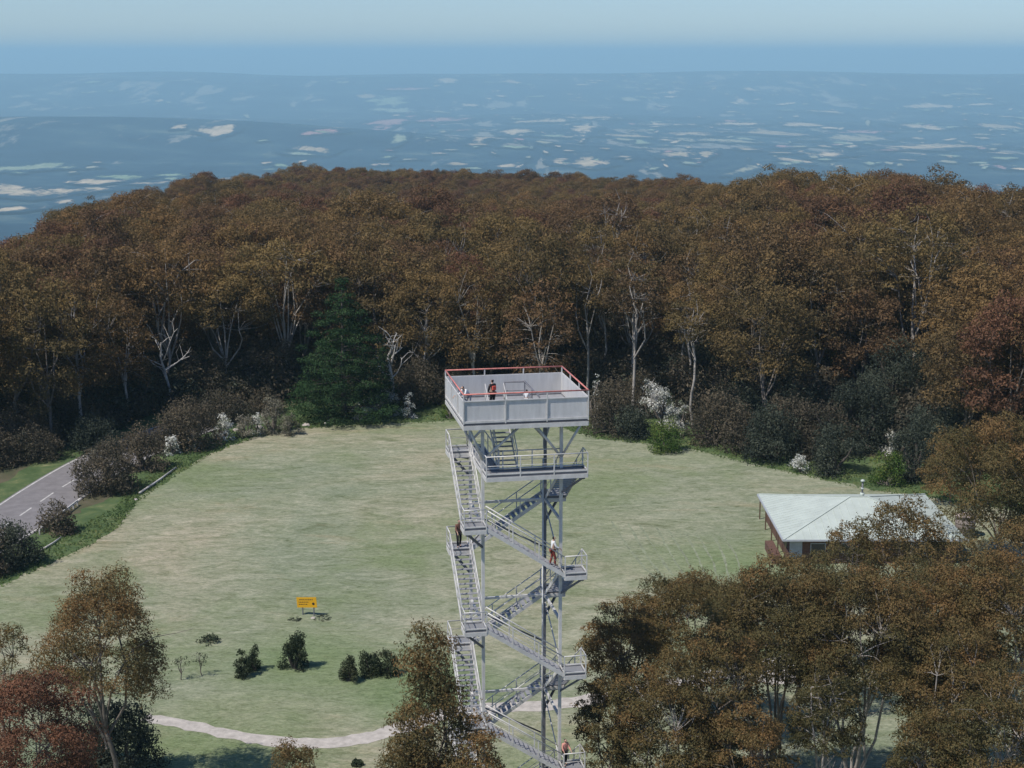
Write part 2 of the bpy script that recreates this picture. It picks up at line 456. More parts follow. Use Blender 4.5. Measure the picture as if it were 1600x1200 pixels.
sheet('forecourt', jag([Vector(G(*p)[:2]) for p in [(1150, 1062), (1190, 1030), (1250, 1018), (1320, 1028), (1330, 1052), (1280, 1066), (1220, 1070)]], 0.5, 21, 4), 0.06, M['gravel'])

# road behind the left verge
M['asphalt'] = plain('road_asphalt', (0.20, 0.185, 0.18), 0.9, 0, 0.18, 0.8, 0.2, 20)
M['paint'] = plain('road_paint', (0.50, 0.48, 0.44), 0.7, 0, 0.3, 1.5)
road_c = [G(-160, 918), G(-60, 862), G(20, 814), G(90, 766), G(160, 724), G(240, 688), G(330, 655)]
rc = [Vector((p.x, p.y)) for p in road_c]
tag(ribbon('road', rc, 8.4, 0.05, M['asphalt'], 1, 0.0), kind='structure')
tag(ribbon('roadside_grass', [q + Vector((-.55, .83)) * 7.0 for q in rc], 6.0, 0.035, M['verge'], 6, 0.5), kind='structure')
def off(pts, d):
    out = []
    for i, q in enumerate(pts):
        t = (pts[min(i+1, len(pts)-1)] - pts[max(i-1, 0)]).normalized(); out.append(q + Vector((-t.y, t.x)) * d)
    return out
tag(ribbon('road_edge_line', off(rc, 3.9), 0.22, 0.056, M['paint'], 1, 0), kind='structure')
tag(ribbon('road_edge_line', off(rc, -3.9), 0.2, 0.056, M['paint'], 1, 0), kind='structure')
mbd = MB()
dense = []
for i in range(len(rc) - 1):
    for k in range(20): dense.append(rc[i].lerp(rc[i+1], k / 20))
acc = 0; cur = []
for i in range(1, len(dense)):
    seg = (dense[i] - dense[i-1]); acc += seg.length
    if acc % 6.0 < 3.2:
        t = seg.normalized(); nn = Vector((-t.y, t.x)) * 0.10
        a, b = dense[i-1] , dense[i]
        mbd.add([(*(a+nn), .057), (*(a-nn), .057), (*(b-nn), .057), (*(b+nn), .057)], [(0,1,2,3)])
tag(mbd.build('road_centre_line', M['paint']), kind='structure')

# farmland clearings on the plain, draped on its surface
def ray_ground(px, py):
    r = ray(px, py); t = np.geomspace(2500, 60000, 1500) / r.y
    X = r.x * t; Y = r.y * t; Z = CZ + r.z * t
    below = Z < height(X, Y)
    i = int(np.argmax(below))
    return (X[i], Y[i]) if below.any() else None
def clearings():
    r = np.random.RandomState(5)
    spec = [(50, 265, 150, 12, .55), (40, 303, 110, 22, .95), (130, 300, 90, 9, .9), (25, 331, 90, 7, 1), (150, 287, 70, 9, .95), (105, 318, 40, 10, .9),
            (190, 280, 90, 9, .4), (230, 290, 60, 6, .9), (260, 277, 60, 5, .4), (345, 207, 58, 17, .98), (278, 202, 26, 8, .9), (495, 237, 62, 12, .85), (470, 244, 60, 4, .6),
            (505, 208, 70, 8, .2), (610, 192, 70, 13, .22), (690, 190, 90, 6, .2), (610, 160, 90, 20, .5), (620, 175, 60, 10, .6), (640, 141, 70, 5, .22), (700, 128, 50, 7, .9), (575, 153, 30, 8, .8),
            (732, 167, 36, 5, .85), (800, 209, 50, 12, .95), (915, 200, 42, 8, .98), (800, 130, 40, 5, .9), (1045, 147, 50, 7, .95), (980, 158, 40, 8, .7), (1160, 162, 40, 11, .9), (1170, 142, 24, 5, .9), (625, 218, 32, 16, .6),
            (752, 220, 34, 10, .9), (870, 256, 40, 9, .98), (925, 258, 70, 14, .9), (1060, 245, 60, 10, .9), (1105, 242, 34, 16, .85), (1160, 270, 44, 16, .7), (1300, 244, 80, 8, .98), (1240, 255, 50, 6, .9),
            (850, 192, 90, 6, .9), (1040, 197, 80, 5, .9), (1150, 196, 70, 6, .95), (1200, 210, 110, 9, .8), (1290, 177, 60, 5, .9), (1330, 220, 130, 9, .75), (1455, 168, 80, 9, .9), (1435, 200, 80, 7, .9),
            (1350, 210, 70, 8, .2), (1460, 232, 160, 7, .9), (1540, 165, 50, 5, .9), (1560, 200, 90, 7, .8), (1080, 212, 90, 7, .85), (980, 215, 100, 5, .8), (930, 186, 90, 5, .85), (1250, 197, 60, 5, .9), (1120, 222, 110, 5, .7),
            (1500, 150, 70, 4, .7), (860, 215, 60, 5, .5), (790, 262, 60, 8, .9), (720, 260, 50, 6, .8), (600, 250, 30, 5, .5), (250, 160, 14, 4, .9)]
    for k in range(300):
        py = 118 + 150 * r.rand() ** 1.0; px = 560 + 1060 * r.rand() ** 0.8
        s = (py - 80) / 120
        spec.append((px, py, (6 + 30 * r.rand() ** 2) * (0.5 + s * 0.6), (1.0 + 2.4 * r.rand()) * (0.4 + s * 0.7), r.choice([.2, .5, .6, .7, .8, .9, .98])))
    for k in range(40):
        py = 125 + 160 * r.rand(); px = 560 * r.rand()
        if 160 < py < 255 and r.rand() < 0.8: continue
        spec.append((px, py, 8 + 22 * r.rand(), 1.5 + 3 * r.rand(), r.choice([.4, .5, .7, .9])))
    V, F, T, EA = [], [], [], []
    for (px, py, w, h, t) in spec:
        g0 = ray_ground(px, py)
        if g0 is None: continue
        n = 26; ph = r.uniform(0, 6.28, 4); skew = r.uniform(-0.9, 0.9); ra = r.uniform(0, 1.57); ca, sa = math.cos(ra), math.sin(ra)
        base = len(V); D = math.hypot(*g0)
        # clearing half-sizes on the ground in metres: across and along the line of sight
        w, h = w * .78, h * .74
        hw = w / 2 / FPX * D
        ga, gb = ray_ground(px, py + h / 2), ray_ground(px, max(py - h / 2, 114))
        if ga is None or gb is None or math.hypot(*gb) > D * 1.8: continue
        hl = min(max((math.hypot(*gb) - math.hypot(*ga)) / 2, hw * 0.3), 1600, D * .07)
        ux = np.array([g0[1], -g0[0]]) / D; uy = np.array(g0) / D
        # squarish outline
        V.append((g0[0], g0[1])); EA.append(1.0)
        for ringf in (0.7, 1.7):
            for k in range(n):
                a = 2 * math.pi * k / n
                c_, s_ = math.cos(a), math.sin(a)
                q = 1 / (abs(c_ * ca + s_ * sa) ** 7 + abs(s_ * ca - c_ * sa) ** 7) ** (1 / 7) * .88
                f = q * (1 + 0.12 * math.sin(2*a + ph[0]) + 0.12 * math.sin(3*a + ph[1]) + 0.07 * math.sin(7*a + ph[2]) + 0.06 * math.sin(11*a+ph[3]))
                e = ux * (c_ * f * hw * ringf) + uy * ((s_ + skew * c_) * f * hl * ringf)
                V.append((g0[0] + e[0], g0[1] + e[1])); EA.append(0.62 if ringf < 1 else 0.0)
        for k in range(n):
            k2 = (k + 1) % n
            F.append((base, base+1+k, base+1+k2, base)); T.append(t)
            F.append((base+1+k, base+1+n+k, base+1+n+k2, base+1+k2)); T.append(t)
    V = np.array(V); Z = height(V[:, 0], V[:, 1]) + 7 + np.hypot(V[:, 0], V[:, 1]) * 0.0006
    me = bpy.data.meshes.new('farmland')
    me.from_pydata(np.column_stack([V, Z]).tolist(), [], [f if f[0] != f[3] else f[:3] for f in F])
    a = me.attributes.new('tint', 'FLOAT', 'FACE'); a.data.foreach_set('value', np.array(T, dtype=np.float32))
    a = me.attributes.new('edge', 'FLOAT', 'POINT'); a.data.foreach_set('value', np.array(EA, dtype=np.float32))
    m, n, l, p = new_mat('farmland')
    at_ = n.new('ShaderNodeAttribute'); at_.attribute_name = 'tint'
    r_ = ramp(n, [(0.0, (0.30, 0.17, 0.15)), (0.25, (0.48, 0.27, 0.24)), (0.4, (0.26, 0.33, 0.19)), (0.6, (0.32, 0.36, 0.24)), (0.8, (0.42, 0.33, 0.21)), (1.0, (0.66, 0.51, 0.33))])
    l.new(at_.outputs['Fac'], r_.inputs[0])
    tc = n.new('ShaderNodeTexCoord').outputs['Object']
    ea = n.new('ShaderNodeAttribute'); ea.attribute_name = 'edge'
    z = noise(n, l, mapping(n, l, tc, (1, .35, 1)), 0.0045, 8, 0.72, 0.6)
    sm = n.new('ShaderNodeMath'); sm.operation = 'MULTIPLY_ADD'; l.new(z.outputs['Fac'], sm.inputs[0]); sm.inputs[1].default_value = 3.4; l.new(ea.outputs['Fac'], sm.inputs[2])
    r2 = ramp(n, [(0.0, (0, 0, 0)), (1.0, (1, 1, 1))])
    mr = n.new('ShaderNodeMapRange'); mr.inputs['From Min'].default_value = 2.02; mr.inputs['From Max'].default_value = 2.35; mr.clamp = True
    l.new(sm.outputs[0], mr.inputs['Value'])
    w2 = noise(n, l, mapping(n, l, tc, (1, .4, 1)), 0.02, 5, 0.7); r3 = ramp(n, [(0.35, (0.62, 0.66, 0.62)), (0.6, (1, 1, 1))]); l.new(w2.outputs['Fac'], r3.inputs[0])
    cc = mixc(n, l, 1.0, r_.outputs[0], r3.outputs[0], 'MULTIPLY')
    c = mixc(n, l, mr.outputs[0], (0.014, 0.034, 0.056), cc)  # woodland between fields, with the same haze blue painted in
    l.new(c, p.inputs['Base Color']); p.inputs['Roughness'].default_value = 1; p.inputs['Specular IOR Level'].default_value = 0
    me.materials.append(m)
    tag(link_mesh('farmland', me), kind='structure')
clearings()
print('ground done')

# ------------------------------------------------------------------ haze
hb = MB(); hb.box(-75000, -3000, PLAIN_Z - 180, 75000, 105000, CZ + 150)
hm = bpy.data.materials.new('haze_air'); hm.use_nodes = True
hn = hm.node_tree.nodes; hn.remove(hn['Principled BSDF'])
pv = hn.new('ShaderNodeVolumePrincipled'); pv.inputs['Density'].default_value = HAZE_DENSITY
pv.inputs['Color'].default_value = (*HAZE_COLOR, 1); pv.inputs['Anisotropy'].default_value = 0.0
hm.node_tree.links.new(pv.outputs[0], hn['Material Output'].inputs['Volume'])
haze = hb.build('haze', hm); tag(haze, kind='stuff')

# ------------------------------------------------------------------ vegetation generator
def tubes_np(segs, n=5):
    """segs: list of (pts list, radii list) -> V, F(quads)"""
    V, F = [], []
    for pts, rs in segs:
        pts = np.array(pts, float); m = len(pts); b = len(V)
        for i in range(m):
            d = pts[min(i+1, m-1)] - pts[max(i-1, 0)]; d = d / (np.linalg.norm(d) + 1e-9)
            up = np.array([0, 0, 1.]) if abs(d[2]) < .9 else np.array([0, 1., 0])
            s = np.cross(d, up); s /= np.linalg.norm(s); u = np.cross(s, d)
            for k in range(n):
                a = 2 * math.pi * k / n
                V.append(pts[i] + (s * math.cos(a) + u * math.sin(a)) * rs[i])
        for i in range(m - 1):
            for k in range(n):
                k2 = (k + 1) % n
                F.append((b+i*n+k, b+i*n+k2, b+(i+1)*n+k2, b+(i+1)*n+k))
    return np.array(V), np.array(F)
def leaves_np(P, N, size, rng, aspect=0.5):
    """one small quad per leaf spray at P facing N"""
    n = len(P)
    t = rng.normal(size=(n, 3)); t -= (t * N).sum(1)[:, None] * N; t /= np.linalg.norm(t, axis=1)[:, None] + 1e-9
    b = np.cross(N, t)
    s = (size * rng.uniform(0.6, 1.35, n))[:, None]
    c = P
    fold = N * s * 0.18
    V = np.stack([c - t*s*.5, c + b*s*aspect*.5 + fold, c + t*s*.5, c - b*s*aspect*.5 + fold], 1).reshape(-1, 3)
    F = np.arange(n * 4).reshape(n, 4)
    return V, F
def clump_leaves(centres, radii, per_m2, size, rng, flat=0.6, lower=-0.35, jitter=0.8, tint=None, tint_j=0.11, aspect=0.42, updirt=0.0):
    Ps, Ns, Ts = [], [], []
    for i, (c, r) in enumerate(zip(centres, radii)):
        n = max(6, int(per_m2 * r * r * 4))
        d = rng.normal(size=(n * 2, 3)); d /= np.linalg.norm(d, axis=1)[:, None]
        d = d[d[:, 2] > lower][:n]
        n = len(d)
        # lumpy radius so that the clump has sprays and gaps
        ph = rng.uniform(0, 6.28, 6)
        lump = 1 + 0.20*np.sin(6*d[:, 0]+ph[0]+3*d[:, 2]) + 0.20*np.sin(7*d[:, 1]+ph[1]) + 0.18*np.sin(11*d[:, 2]+ph[2]+8*d[:, 0]) + 0.12*np.sin(13*d[:, 0]+ph[3]-9*d[:, 1])
        rad = r * lump * rng.uniform(0.40, 1.0, n) ** 0.40
        p = c + d * rad[:, None] * np.array([1, 1, flat])
        nn = d * np.array([1, 1, 1/flat]); nn /= np.linalg.norm(nn, axis=1)[:, None]
        nn = nn + rng.normal(size=(n, 3)) * jitter; nn /= np.linalg.norm(nn, axis=1)[:, None]
        Ps.append(p); Ns.append(nn)
        t0 = tint[i] if tint is not None else rng.uniform(0.2, 0.8)
        Ts.append(np.clip(t0 + rng.normal(size=n) * tint_j, 0, 1))
    P = np.vstack(Ps); N = np.vstack(Ns); T = np.concatenate(Ts)
    V, F = leaves_np(P, N, size, rng, aspect)
    return V, F, T
def limb(a, b, rng, r0, r1, sag=0.1, k=4):
    a = np.array(a, float); b = np.array(b, float); L = np.linalg.norm(b - a)
    w = rng.normal(size=3) * L * sag * 0.6; w2 = rng.normal(size=3) * L * 0.03
    pts = [a + (b - a) * t + w * math.sin(math.pi * t) + w2 * math.sin(2*math.pi*t) for t in np.linspace(0, 1, k)]
    # rise steeply first, then spread
    pts = [p + np.array([0, 0, L * 0.06 * math.sin(math.pi * t)]) for p, t in zip(pts, np.linspace(0, 1, k))]
    return (pts, list(np.linspace(r0, r1, k)))
def gum_meshes(seed, H, Rc, leaf, per_m2, nclump, mat, bark, fork=0.35, cz=0.66, ch=0.36, rc=(0.20, 0.32), lean=0.0, bare=0, nlimb=5, nside=5, flat=0.62, cone=0.0, base_tint=0.5, under=-0.55):
    """returns (crown mesh, trunk mesh) of one eucalypt; H height, Rc crown radius"""
    rng = np.random.RandomState(seed)
    cen = np.array([lean * H, 0, cz * H]); segs = []
    fk = np.array([lean * H * .4, 0, fork * H]); r0 = 0.0095 * H + 0.03
    segs.append(limb((0, 0, -0.3), fk, rng, r0, r0 * .75, .06, 5))
    # clump centres over an uneven dome
    C, Rr = [], []
    tries = 0
    while len(C) < nclump and tries < 4000:
        tries += 1
        d = rng.normal(size=3); d /= np.linalg.norm(d)
        if d[2] < under: continue
        f = rng.uniform(0.45, 1.0) ** 0.5
        wide = 1.0 - cone * max(0, (d[2] * 0.5 + 0.5)) 
        p = cen + d * f * np.array([Rc * wide, Rc * wide, ch * H]) * rng.uniform(0.82, 1.05)
        r = Rc * rng.uniform(*rc)
        if any(np.linalg.norm((p - q) * np.array([1, 1, 1.3])) < (r + s) * 0.50 for q, s in zip(C, Rr)): continue
        C.append(p); Rr.append(r)
    C = np.array(C); Rr = np.array(Rr)
    # main limbs to spread anchors, then branches to clumps
    anchors = []
    for k in range(nlimb):
        a = 2*math.pi*(k + rng.uniform(-.3, .3)) / nlimb
        e = cen + np.array([math.cos(a) * Rc * rng.uniform(.25, .55), math.sin(a) * Rc * rng.uniform(.25, .55), rng.uniform(-.12, .16) * H])
        st = fk * rng.uniform(0.72, 1.0)
        L = limb(st, e, rng, r0 * .55, r0 * .24, .12, 5); segs.append(L); anchors += [np.array(q) for q in L[0][2:]]
    anchors.append(fk * .5 + cen * .5); segs.append(limb(fk, cen + np.array([0, 0, .2 * H]), rng, r0 * .6, r0 * .12, .06, 5))
    anchors = np.array(anchors)
    for c, r in zip(C, Rr):
        dist = np.linalg.norm(anchors - c, axis=1) + np.maximum(anchors[:, 2] - c[2], 0) * 2
        j = int(np.argmin(dist))
        segs.append(limb(anchors[j], c - np.array([0, 0, r * .1]), rng, r0 * .17, r0 * .05, .1, 4))
    for k in range(bare):
        a = rng.uniform(0, 6.28); j = rng.randint(len(anchors))
        q = anchors[j] + np.array([math.cos(a), math.sin(a), rng.uniform(.1, .7)]) * Rc * rng.uniform(.35, .8)
        segs.append(limb(anchors[j], q, rng, r0 * .2, r0 * .04, .15, 4))
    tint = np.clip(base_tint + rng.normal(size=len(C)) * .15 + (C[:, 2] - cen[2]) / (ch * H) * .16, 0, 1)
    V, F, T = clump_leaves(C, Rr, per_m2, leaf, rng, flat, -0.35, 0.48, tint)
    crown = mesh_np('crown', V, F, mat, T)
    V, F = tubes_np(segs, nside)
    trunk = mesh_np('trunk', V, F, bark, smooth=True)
    return crown, trunk
def shrub_meshes(seed, H, Rw, leaf, per_m2, nclump, mat, bark, flat=0.85, base_tint=.5, round_=True, tj=.2):
    rng = np.random.RandomState(seed); C, Rr = [], []
    for k in range(nclump * 8):
        if len(C) >= nclump: break
        d = rng.normal(size=3); d /= np.linalg.norm(d)
        if d[2] < -0.1: continue
        f = rng.uniform(.3, 1) ** .5
        r = min(Rw, H) * rng.uniform(.22, .38)
        p = np.array([d[0]*(Rw - r*.8)*f, d[1]*(Rw - r*.8)*f, max(d[2]*(H - r)*f, r*.35)])
        C.append(p); Rr.append(r)
    C = np.array(C); Rr = np.array(Rr)
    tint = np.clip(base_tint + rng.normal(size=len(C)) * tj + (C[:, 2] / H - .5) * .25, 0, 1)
    V, F, T = clump_leaves(C, Rr, per_m2, leaf, rng, flat, -.6, .7, tint)
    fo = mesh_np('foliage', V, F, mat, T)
    segs = [limb((0, 0, -.1), C[i] * np.array([1, 1, 1.0]), rng, .035 * H, .008 * H, .1, 4) for i in range(min(9, len(C)))]
    V, F = tubes_np(segs, 5)
    return fo, mesh_np('stem', V, F, bark, smooth=True)
def put(kind, meshes, names, loc, rz=0, s=1.0, label=None, cat=None, group=None, sz=None):
    r = empty(kind, loc, rz, s)
    if sz: r.scale = (s, s, s * sz)
    for nm, me in zip(names, meshes): link_mesh(nm, me, r)
    tag(r, label, cat, group)
    return r
def near_gum(px, D, topy, wpx, seed, mat, label, per=34, leaf=.155, nclump=46, z0=0.0, **kw):
    p = at(px, D); zt = top_z(topy, p.y); H = zt - z0; mp = m_per_px((0, p.y, z0 + H * .6))
    Rc = wpx * mp / 2
    kw.setdefault('fork', .30)
    m = gum_meshes(seed, H / 1.02, Rc, leaf, per * (4.6 if leaf < .2 else 3.0), nclump, mat, kw.pop('bark', M['bark']), **kw)
    return put('gum_tree', m, ('crown', 'trunk'), (p.x, p.y, z0), 0, 1, label, 'gum tree', kw.get('group'))

# ---- foreground trees, left
near_gum(152, 98, 866, 240, 101, M['near_gum'], 'open-crowned gum tree with a bare forked trunk rising above the dark shrub at lower left', nclump=64, per=34, fork=.30, cz=.66, ch=.34, rc=(.15, .24), cone=.55, bare=8, nlimb=6, base_tint=.72, flat=.9, under=-.75)
near_gum(-8, 101, 962, 95, 102, M['near_gum'], 'gum tree cut by the left edge of the photo, above the rusty crown', nclump=26, base_tint=.65, flat=.9)
near_gum(38, 84, 1066, 185, 103, M['red_gum'], 'rusty red gum crown filling the bottom left corner', nclump=60, per=40, rc=(.22, .34), ch=.42, flat=.8)
p = at(178, 102)
put('dark_shrub', shrub_meshes(104, 6.2, 3.1, .22, 85, 40, M['dark_shrub'], M['dark_bark']), ('foliage', 'stem'), (p.x, p.y, 0), 0, 1, 'dense dark green shrub behind the trunk of the open-crowned gum', 'shrub')
p = at(120, 103)
put('dark_shrub', shrub_meshes(105, 6.0, 2.4, .22, 85, 30, M['dark_shrub'], M['dark_bark']), ('foliage', 'stem'), (p.x, p.y, 0), 0, 1, 'dark shrub between the rusty crown and the open-crowned gum', 'shrub')
# ---- foreground trees, in front of the tower's left side
near_gum(672, 80, 968, 165, 111, M['near_gum'], 'tall narrow gum tree standing in front of the left stairs of the tower', nclump=90, per=40, cz=.60, ch=.46, cone=.62, rc=(.24, .36), base_tint=.62, flat=.95, under=-.9, fork=.4)
near_gum(742, 79, 1098, 105, 112, M['near_gum'], 'lower gum crown hiding the foot of the tower\'s left stairs', nclump=34, per=36, base_tint=.78, rc=(.24, .36), flat=.9, cone=.3)
near_gum(628, 78, 1140, 120, 113, M['near_gum'], 'low gum crown at the lower left of the narrow gum, beside the path', nclump=36, per=36, base_tint=.6, rc=(.24, .36), flat=.9)
near_gum(700, 77, 1160, 120, 118, M['near_gum'], 'gum crown at the bottom edge under the narrow gum', nclump=34, per=34, base_tint=.45, rc=(.24, .36), flat=.9)
near_gum(452, 90, 1157, 118, 114, M['near_gum'], 'brown bushy crown poking up from the bottom edge below the path', nclump=30, per=34, base_tint=.62, rc=(.2, .32), flat=1.0, cone=.2)
# ---- foreground trees, right
RG = 'gum trees in the right foreground'
for i, (px, D, ty, w, mt, bt, lab, kw) in enumerate([
    (975, 99, 938, 125, 'near_gum', .75, 'small gum crown leftmost at the top of the right foreground clump', {}),
    (1085, 108, 903, 215, 'near_gum', .62, 'gum tree second from the left along the top of the right foreground clump', {}),
    (1215, 97, 880, 235, 'near_gum', .55, 'broad olive gum tree in front of the left end of the house', {}),
    (1345, 95, 886, 235, 'near_gum', .5, 'tall gum with open lower trunks at the middle of the right foreground clump', {}),
    (1478, 98, 892, 225, 'near_gum', .62, 'gum tree in front of the right end of the house', {}),
    (1598, 95, 862, 215, 'near_gum', .6, 'orange-topped gum cut by the right edge of the photo', {}),
    (955, 89, 1062, 110, 'near_gum', .55, 'small bushy gum just right of the lowest right-hand landing of the tower', dict(ch=.40)),
    (1050, 87, 1040, 190, 'near_gum', .52, 'shaded gum low at the left of the right foreground clump', dict(ch=.38)),
    (1175, 84, 1120, 150, 'near_gum', .7, 'low orange-brown gum crown at the bottom edge right of the tower', dict(ch=.36)),
    (1580, 84, 1065, 175, 'near_gum', .5, 'gum crown in the bottom right corner', dict(ch=.40)),
    (1130, 88, 1000, 150, 'near_gum', .6, 'rust-tinted gum crown low in the right clump, just below its second top', dict(ch=.36)),
    (1500, 90, 985, 170, 'near_gum', .6, 'broad gum crown low on the right, above the bottom right corner', dict(ch=.34)),
    (1465, 86, 1105, 130, 'near_gum', .5, 'thin gum with pale stems near the bottom right corner', dict(ch=.3, bare=6)),
    (1300, 88, 1010, 120, 'near_gum', .3, 'sparse dark gum among bare stems in the middle of the right clump', dict(ch=.24, bare=10)),
]):
    near_gum(px, D, ty, w, 200 + i, M[mt], lab, nclump=kw.pop('nclump', 92), per=38, base_tint=bt, cz=kw.pop('cz', .70), ch=kw.pop('ch', .31), rc=(.16, .27), fork=.16, nlimb=8, bare=kw.pop('bare', 9),
             flat=.72, bark=M['pale_bark'] if i % 2 else M['bark'])
for i, (px, D, ty, w, bt, lab) in enumerate([
    (1402, 124, 786, 150, .6, 'round-topped gum in front of the middle of the green roof'),
    (1322, 121, 822, 110, .5, 'smaller gum beside the round-topped one, in front of the green roof'),
    (1255, 112, 868, 130, .5, 'gum crown just below the left corner of the house'),
    (1520, 116, 850, 150, .55, 'gum crown just below the water tank'),
    (1605, 118, 812, 150, .6, 'gum at the right edge between the tank and the foreground clump'),
    (1440, 112, 862, 150, .45, 'gum crown low in front of the right half of the roof'),
    (1556, 146, 642, 225, .6, 'big spreading gum right of the house with olive and rust leaves'),
    (1640, 142, 622, 190, .5, 'gum at the right edge level with the forest foot'),
    (1478, 170, 690, 90, .6, 'gum crown directly behind the right end of the house roof'),
]):
    near_gum(px, D, ty, w, 240 + i, M['near_gum'], lab, nclump=58, per=20 if D > 140 else 26, leaf=.20 if D < 130 else .24, base_tint=bt, cz=.54 if D > 130 else .68, ch=.44 if D > 130 else .36, rc=(.18, .28), fork=.2, nlimb=7, bare=6, flat=.75, under=-.7 if D > 130 else -.4)
print('near trees done')

# ---- small planted trees and shrubs on the mown field
PG = 'young trees planted on the mown field'
for i, (px, by, ty, w, mt, sparse, lab) in enumerate([
    (284, 1063, 1022, 24, 'sapling', 1, 'thinnest leggy sapling, leftmost of the planted row'),
    (314, 1056, 1017, 24, 'sapling', 1, 'small sapling with a clear stem, second from the left in the planted row'),
    (379, 1058, 1008, 28, 'sapling', 0, 'shrubby young tree at the left of the close pair'),
    (400, 1048, 1006, 26, 'sapling', 0, 'shrubby young tree at the right of the close pair'),
    (460, 1045, 980, 44, 'sapling', 0, 'tallest dense young tree standing alone in the middle of the planted row'),
    (546, 1065, 1022, 32, 'sapling', 0, 'low young shrub in front, at the left of the cluster nearest the narrow gum'),
    (578, 1054, 1002, 38, 'sapling', 0, 'round young tree in the middle of the cluster nearest the narrow gum'),
    (608, 1055, 1006, 32, 'sapling', 0, 'dark young tree at the right of the cluster nearest the narrow gum'),
    (559, 1196, 1184, 20, 'sapling', 0, 'tiny green bush alone on the grass at the bottom edge'),
]):
    p = G(px, by); H = top_z(ty, p.y); mp = m_per_px(p); Rw = w * mp / 2
    if sparse:
        m = gum_meshes(300 + i, H, Rw, .16, 60, 12, M[mt], M['bark'], fork=.3, cz=.66, ch=.30, rc=(.26, .4), flat=.9)
        put('sapling', m, ('crown', 'trunk'), (p.x, p.y, 0), 0, 1, lab, 'sapling', PG)
    else:
        put('young_tree', shrub_meshes(300 + i, H, Rw * 1.15, .17, 240, 30, M[mt], M['dark_bark'], 1.3), ('foliage', 'stem'), (p.x, p.y, 0), 0, 1, lab, 'young tree', PG)
p = G(326, 1004)
put('shrub', shrub_meshes(320, 1.3, 1.1, .2, 70, 14, M['sapling'], M['dark_bark'], .8), ('foliage', 'stem'), (p.x, p.y, 0), 0, 1, 'low dark shrub with pale dead twigs alone on the field left of the yellow sign', 'shrub')

# ---- conifer
def conifer():
    rng = np.random.RandomState(31); p = G(538, 655); H = top_z(428, p.y) ; mp = m_per_px(p); Rb = 172 * mp / 2
    C, Rr = [], []
    for lay in range(15):
        t = lay / 14; z = H * (.05 + .88 * t); R = Rb * (min(1, (1.02 - t) * 1.45) ** 0.8) * rng.uniform(.85, 1.1)
        n = max(3, int(15 * (1 - t) + 3))
        for k in range(n):
            a = 2*math.pi*(k + rng.uniform(-.4, .4)) / n; f = rng.uniform(.62, 1.0)
            C.append((math.cos(a)*R*f, math.sin(a)*R*f, z + rng.uniform(-.5, .5))); Rr.append(rng.uniform(.9, 1.6) * (1.15 - .55 * t))
        if R > 3:
            for k in range(n // 2):
                a = rng.uniform(0, 6.28); C.append((math.cos(a)*R*.4, math.sin(a)*R*.4, z)); Rr.append(1.3)
    C.append((0, 0, H * .96)); Rr.append(.6); C.append((0, 0, H * .90)); Rr.append(.9)
    C = np.array(C); Rr = np.array(Rr)
    V, F, T = clump_leaves(C, Rr * .92, 34, .30, rng, .55, -.4, .40, np.clip(.55 + rng.normal(size=len(C)) * .32, 0, 1))
    crown = mesh_np('crown', V, F, M['conifer'], T)
    V, F = tubes_np([([(0, 0, -.3), (0, 0, H * .5), (0, 0, H * .95)], [.4, .25, .04])] + [limb((0, 0, c[2] - .2), c, rng, .08, .03, .05, 3) for c in C[::3]], 6)
    put('conifer_tree', (crown, mesh_np('trunk', V, F, M['dark_bark'])), ('crown', 'trunk'), p, 0, 1, 'tall dark green conifer at the far edge of the field, left of the tower', 'conifer')
conifer()

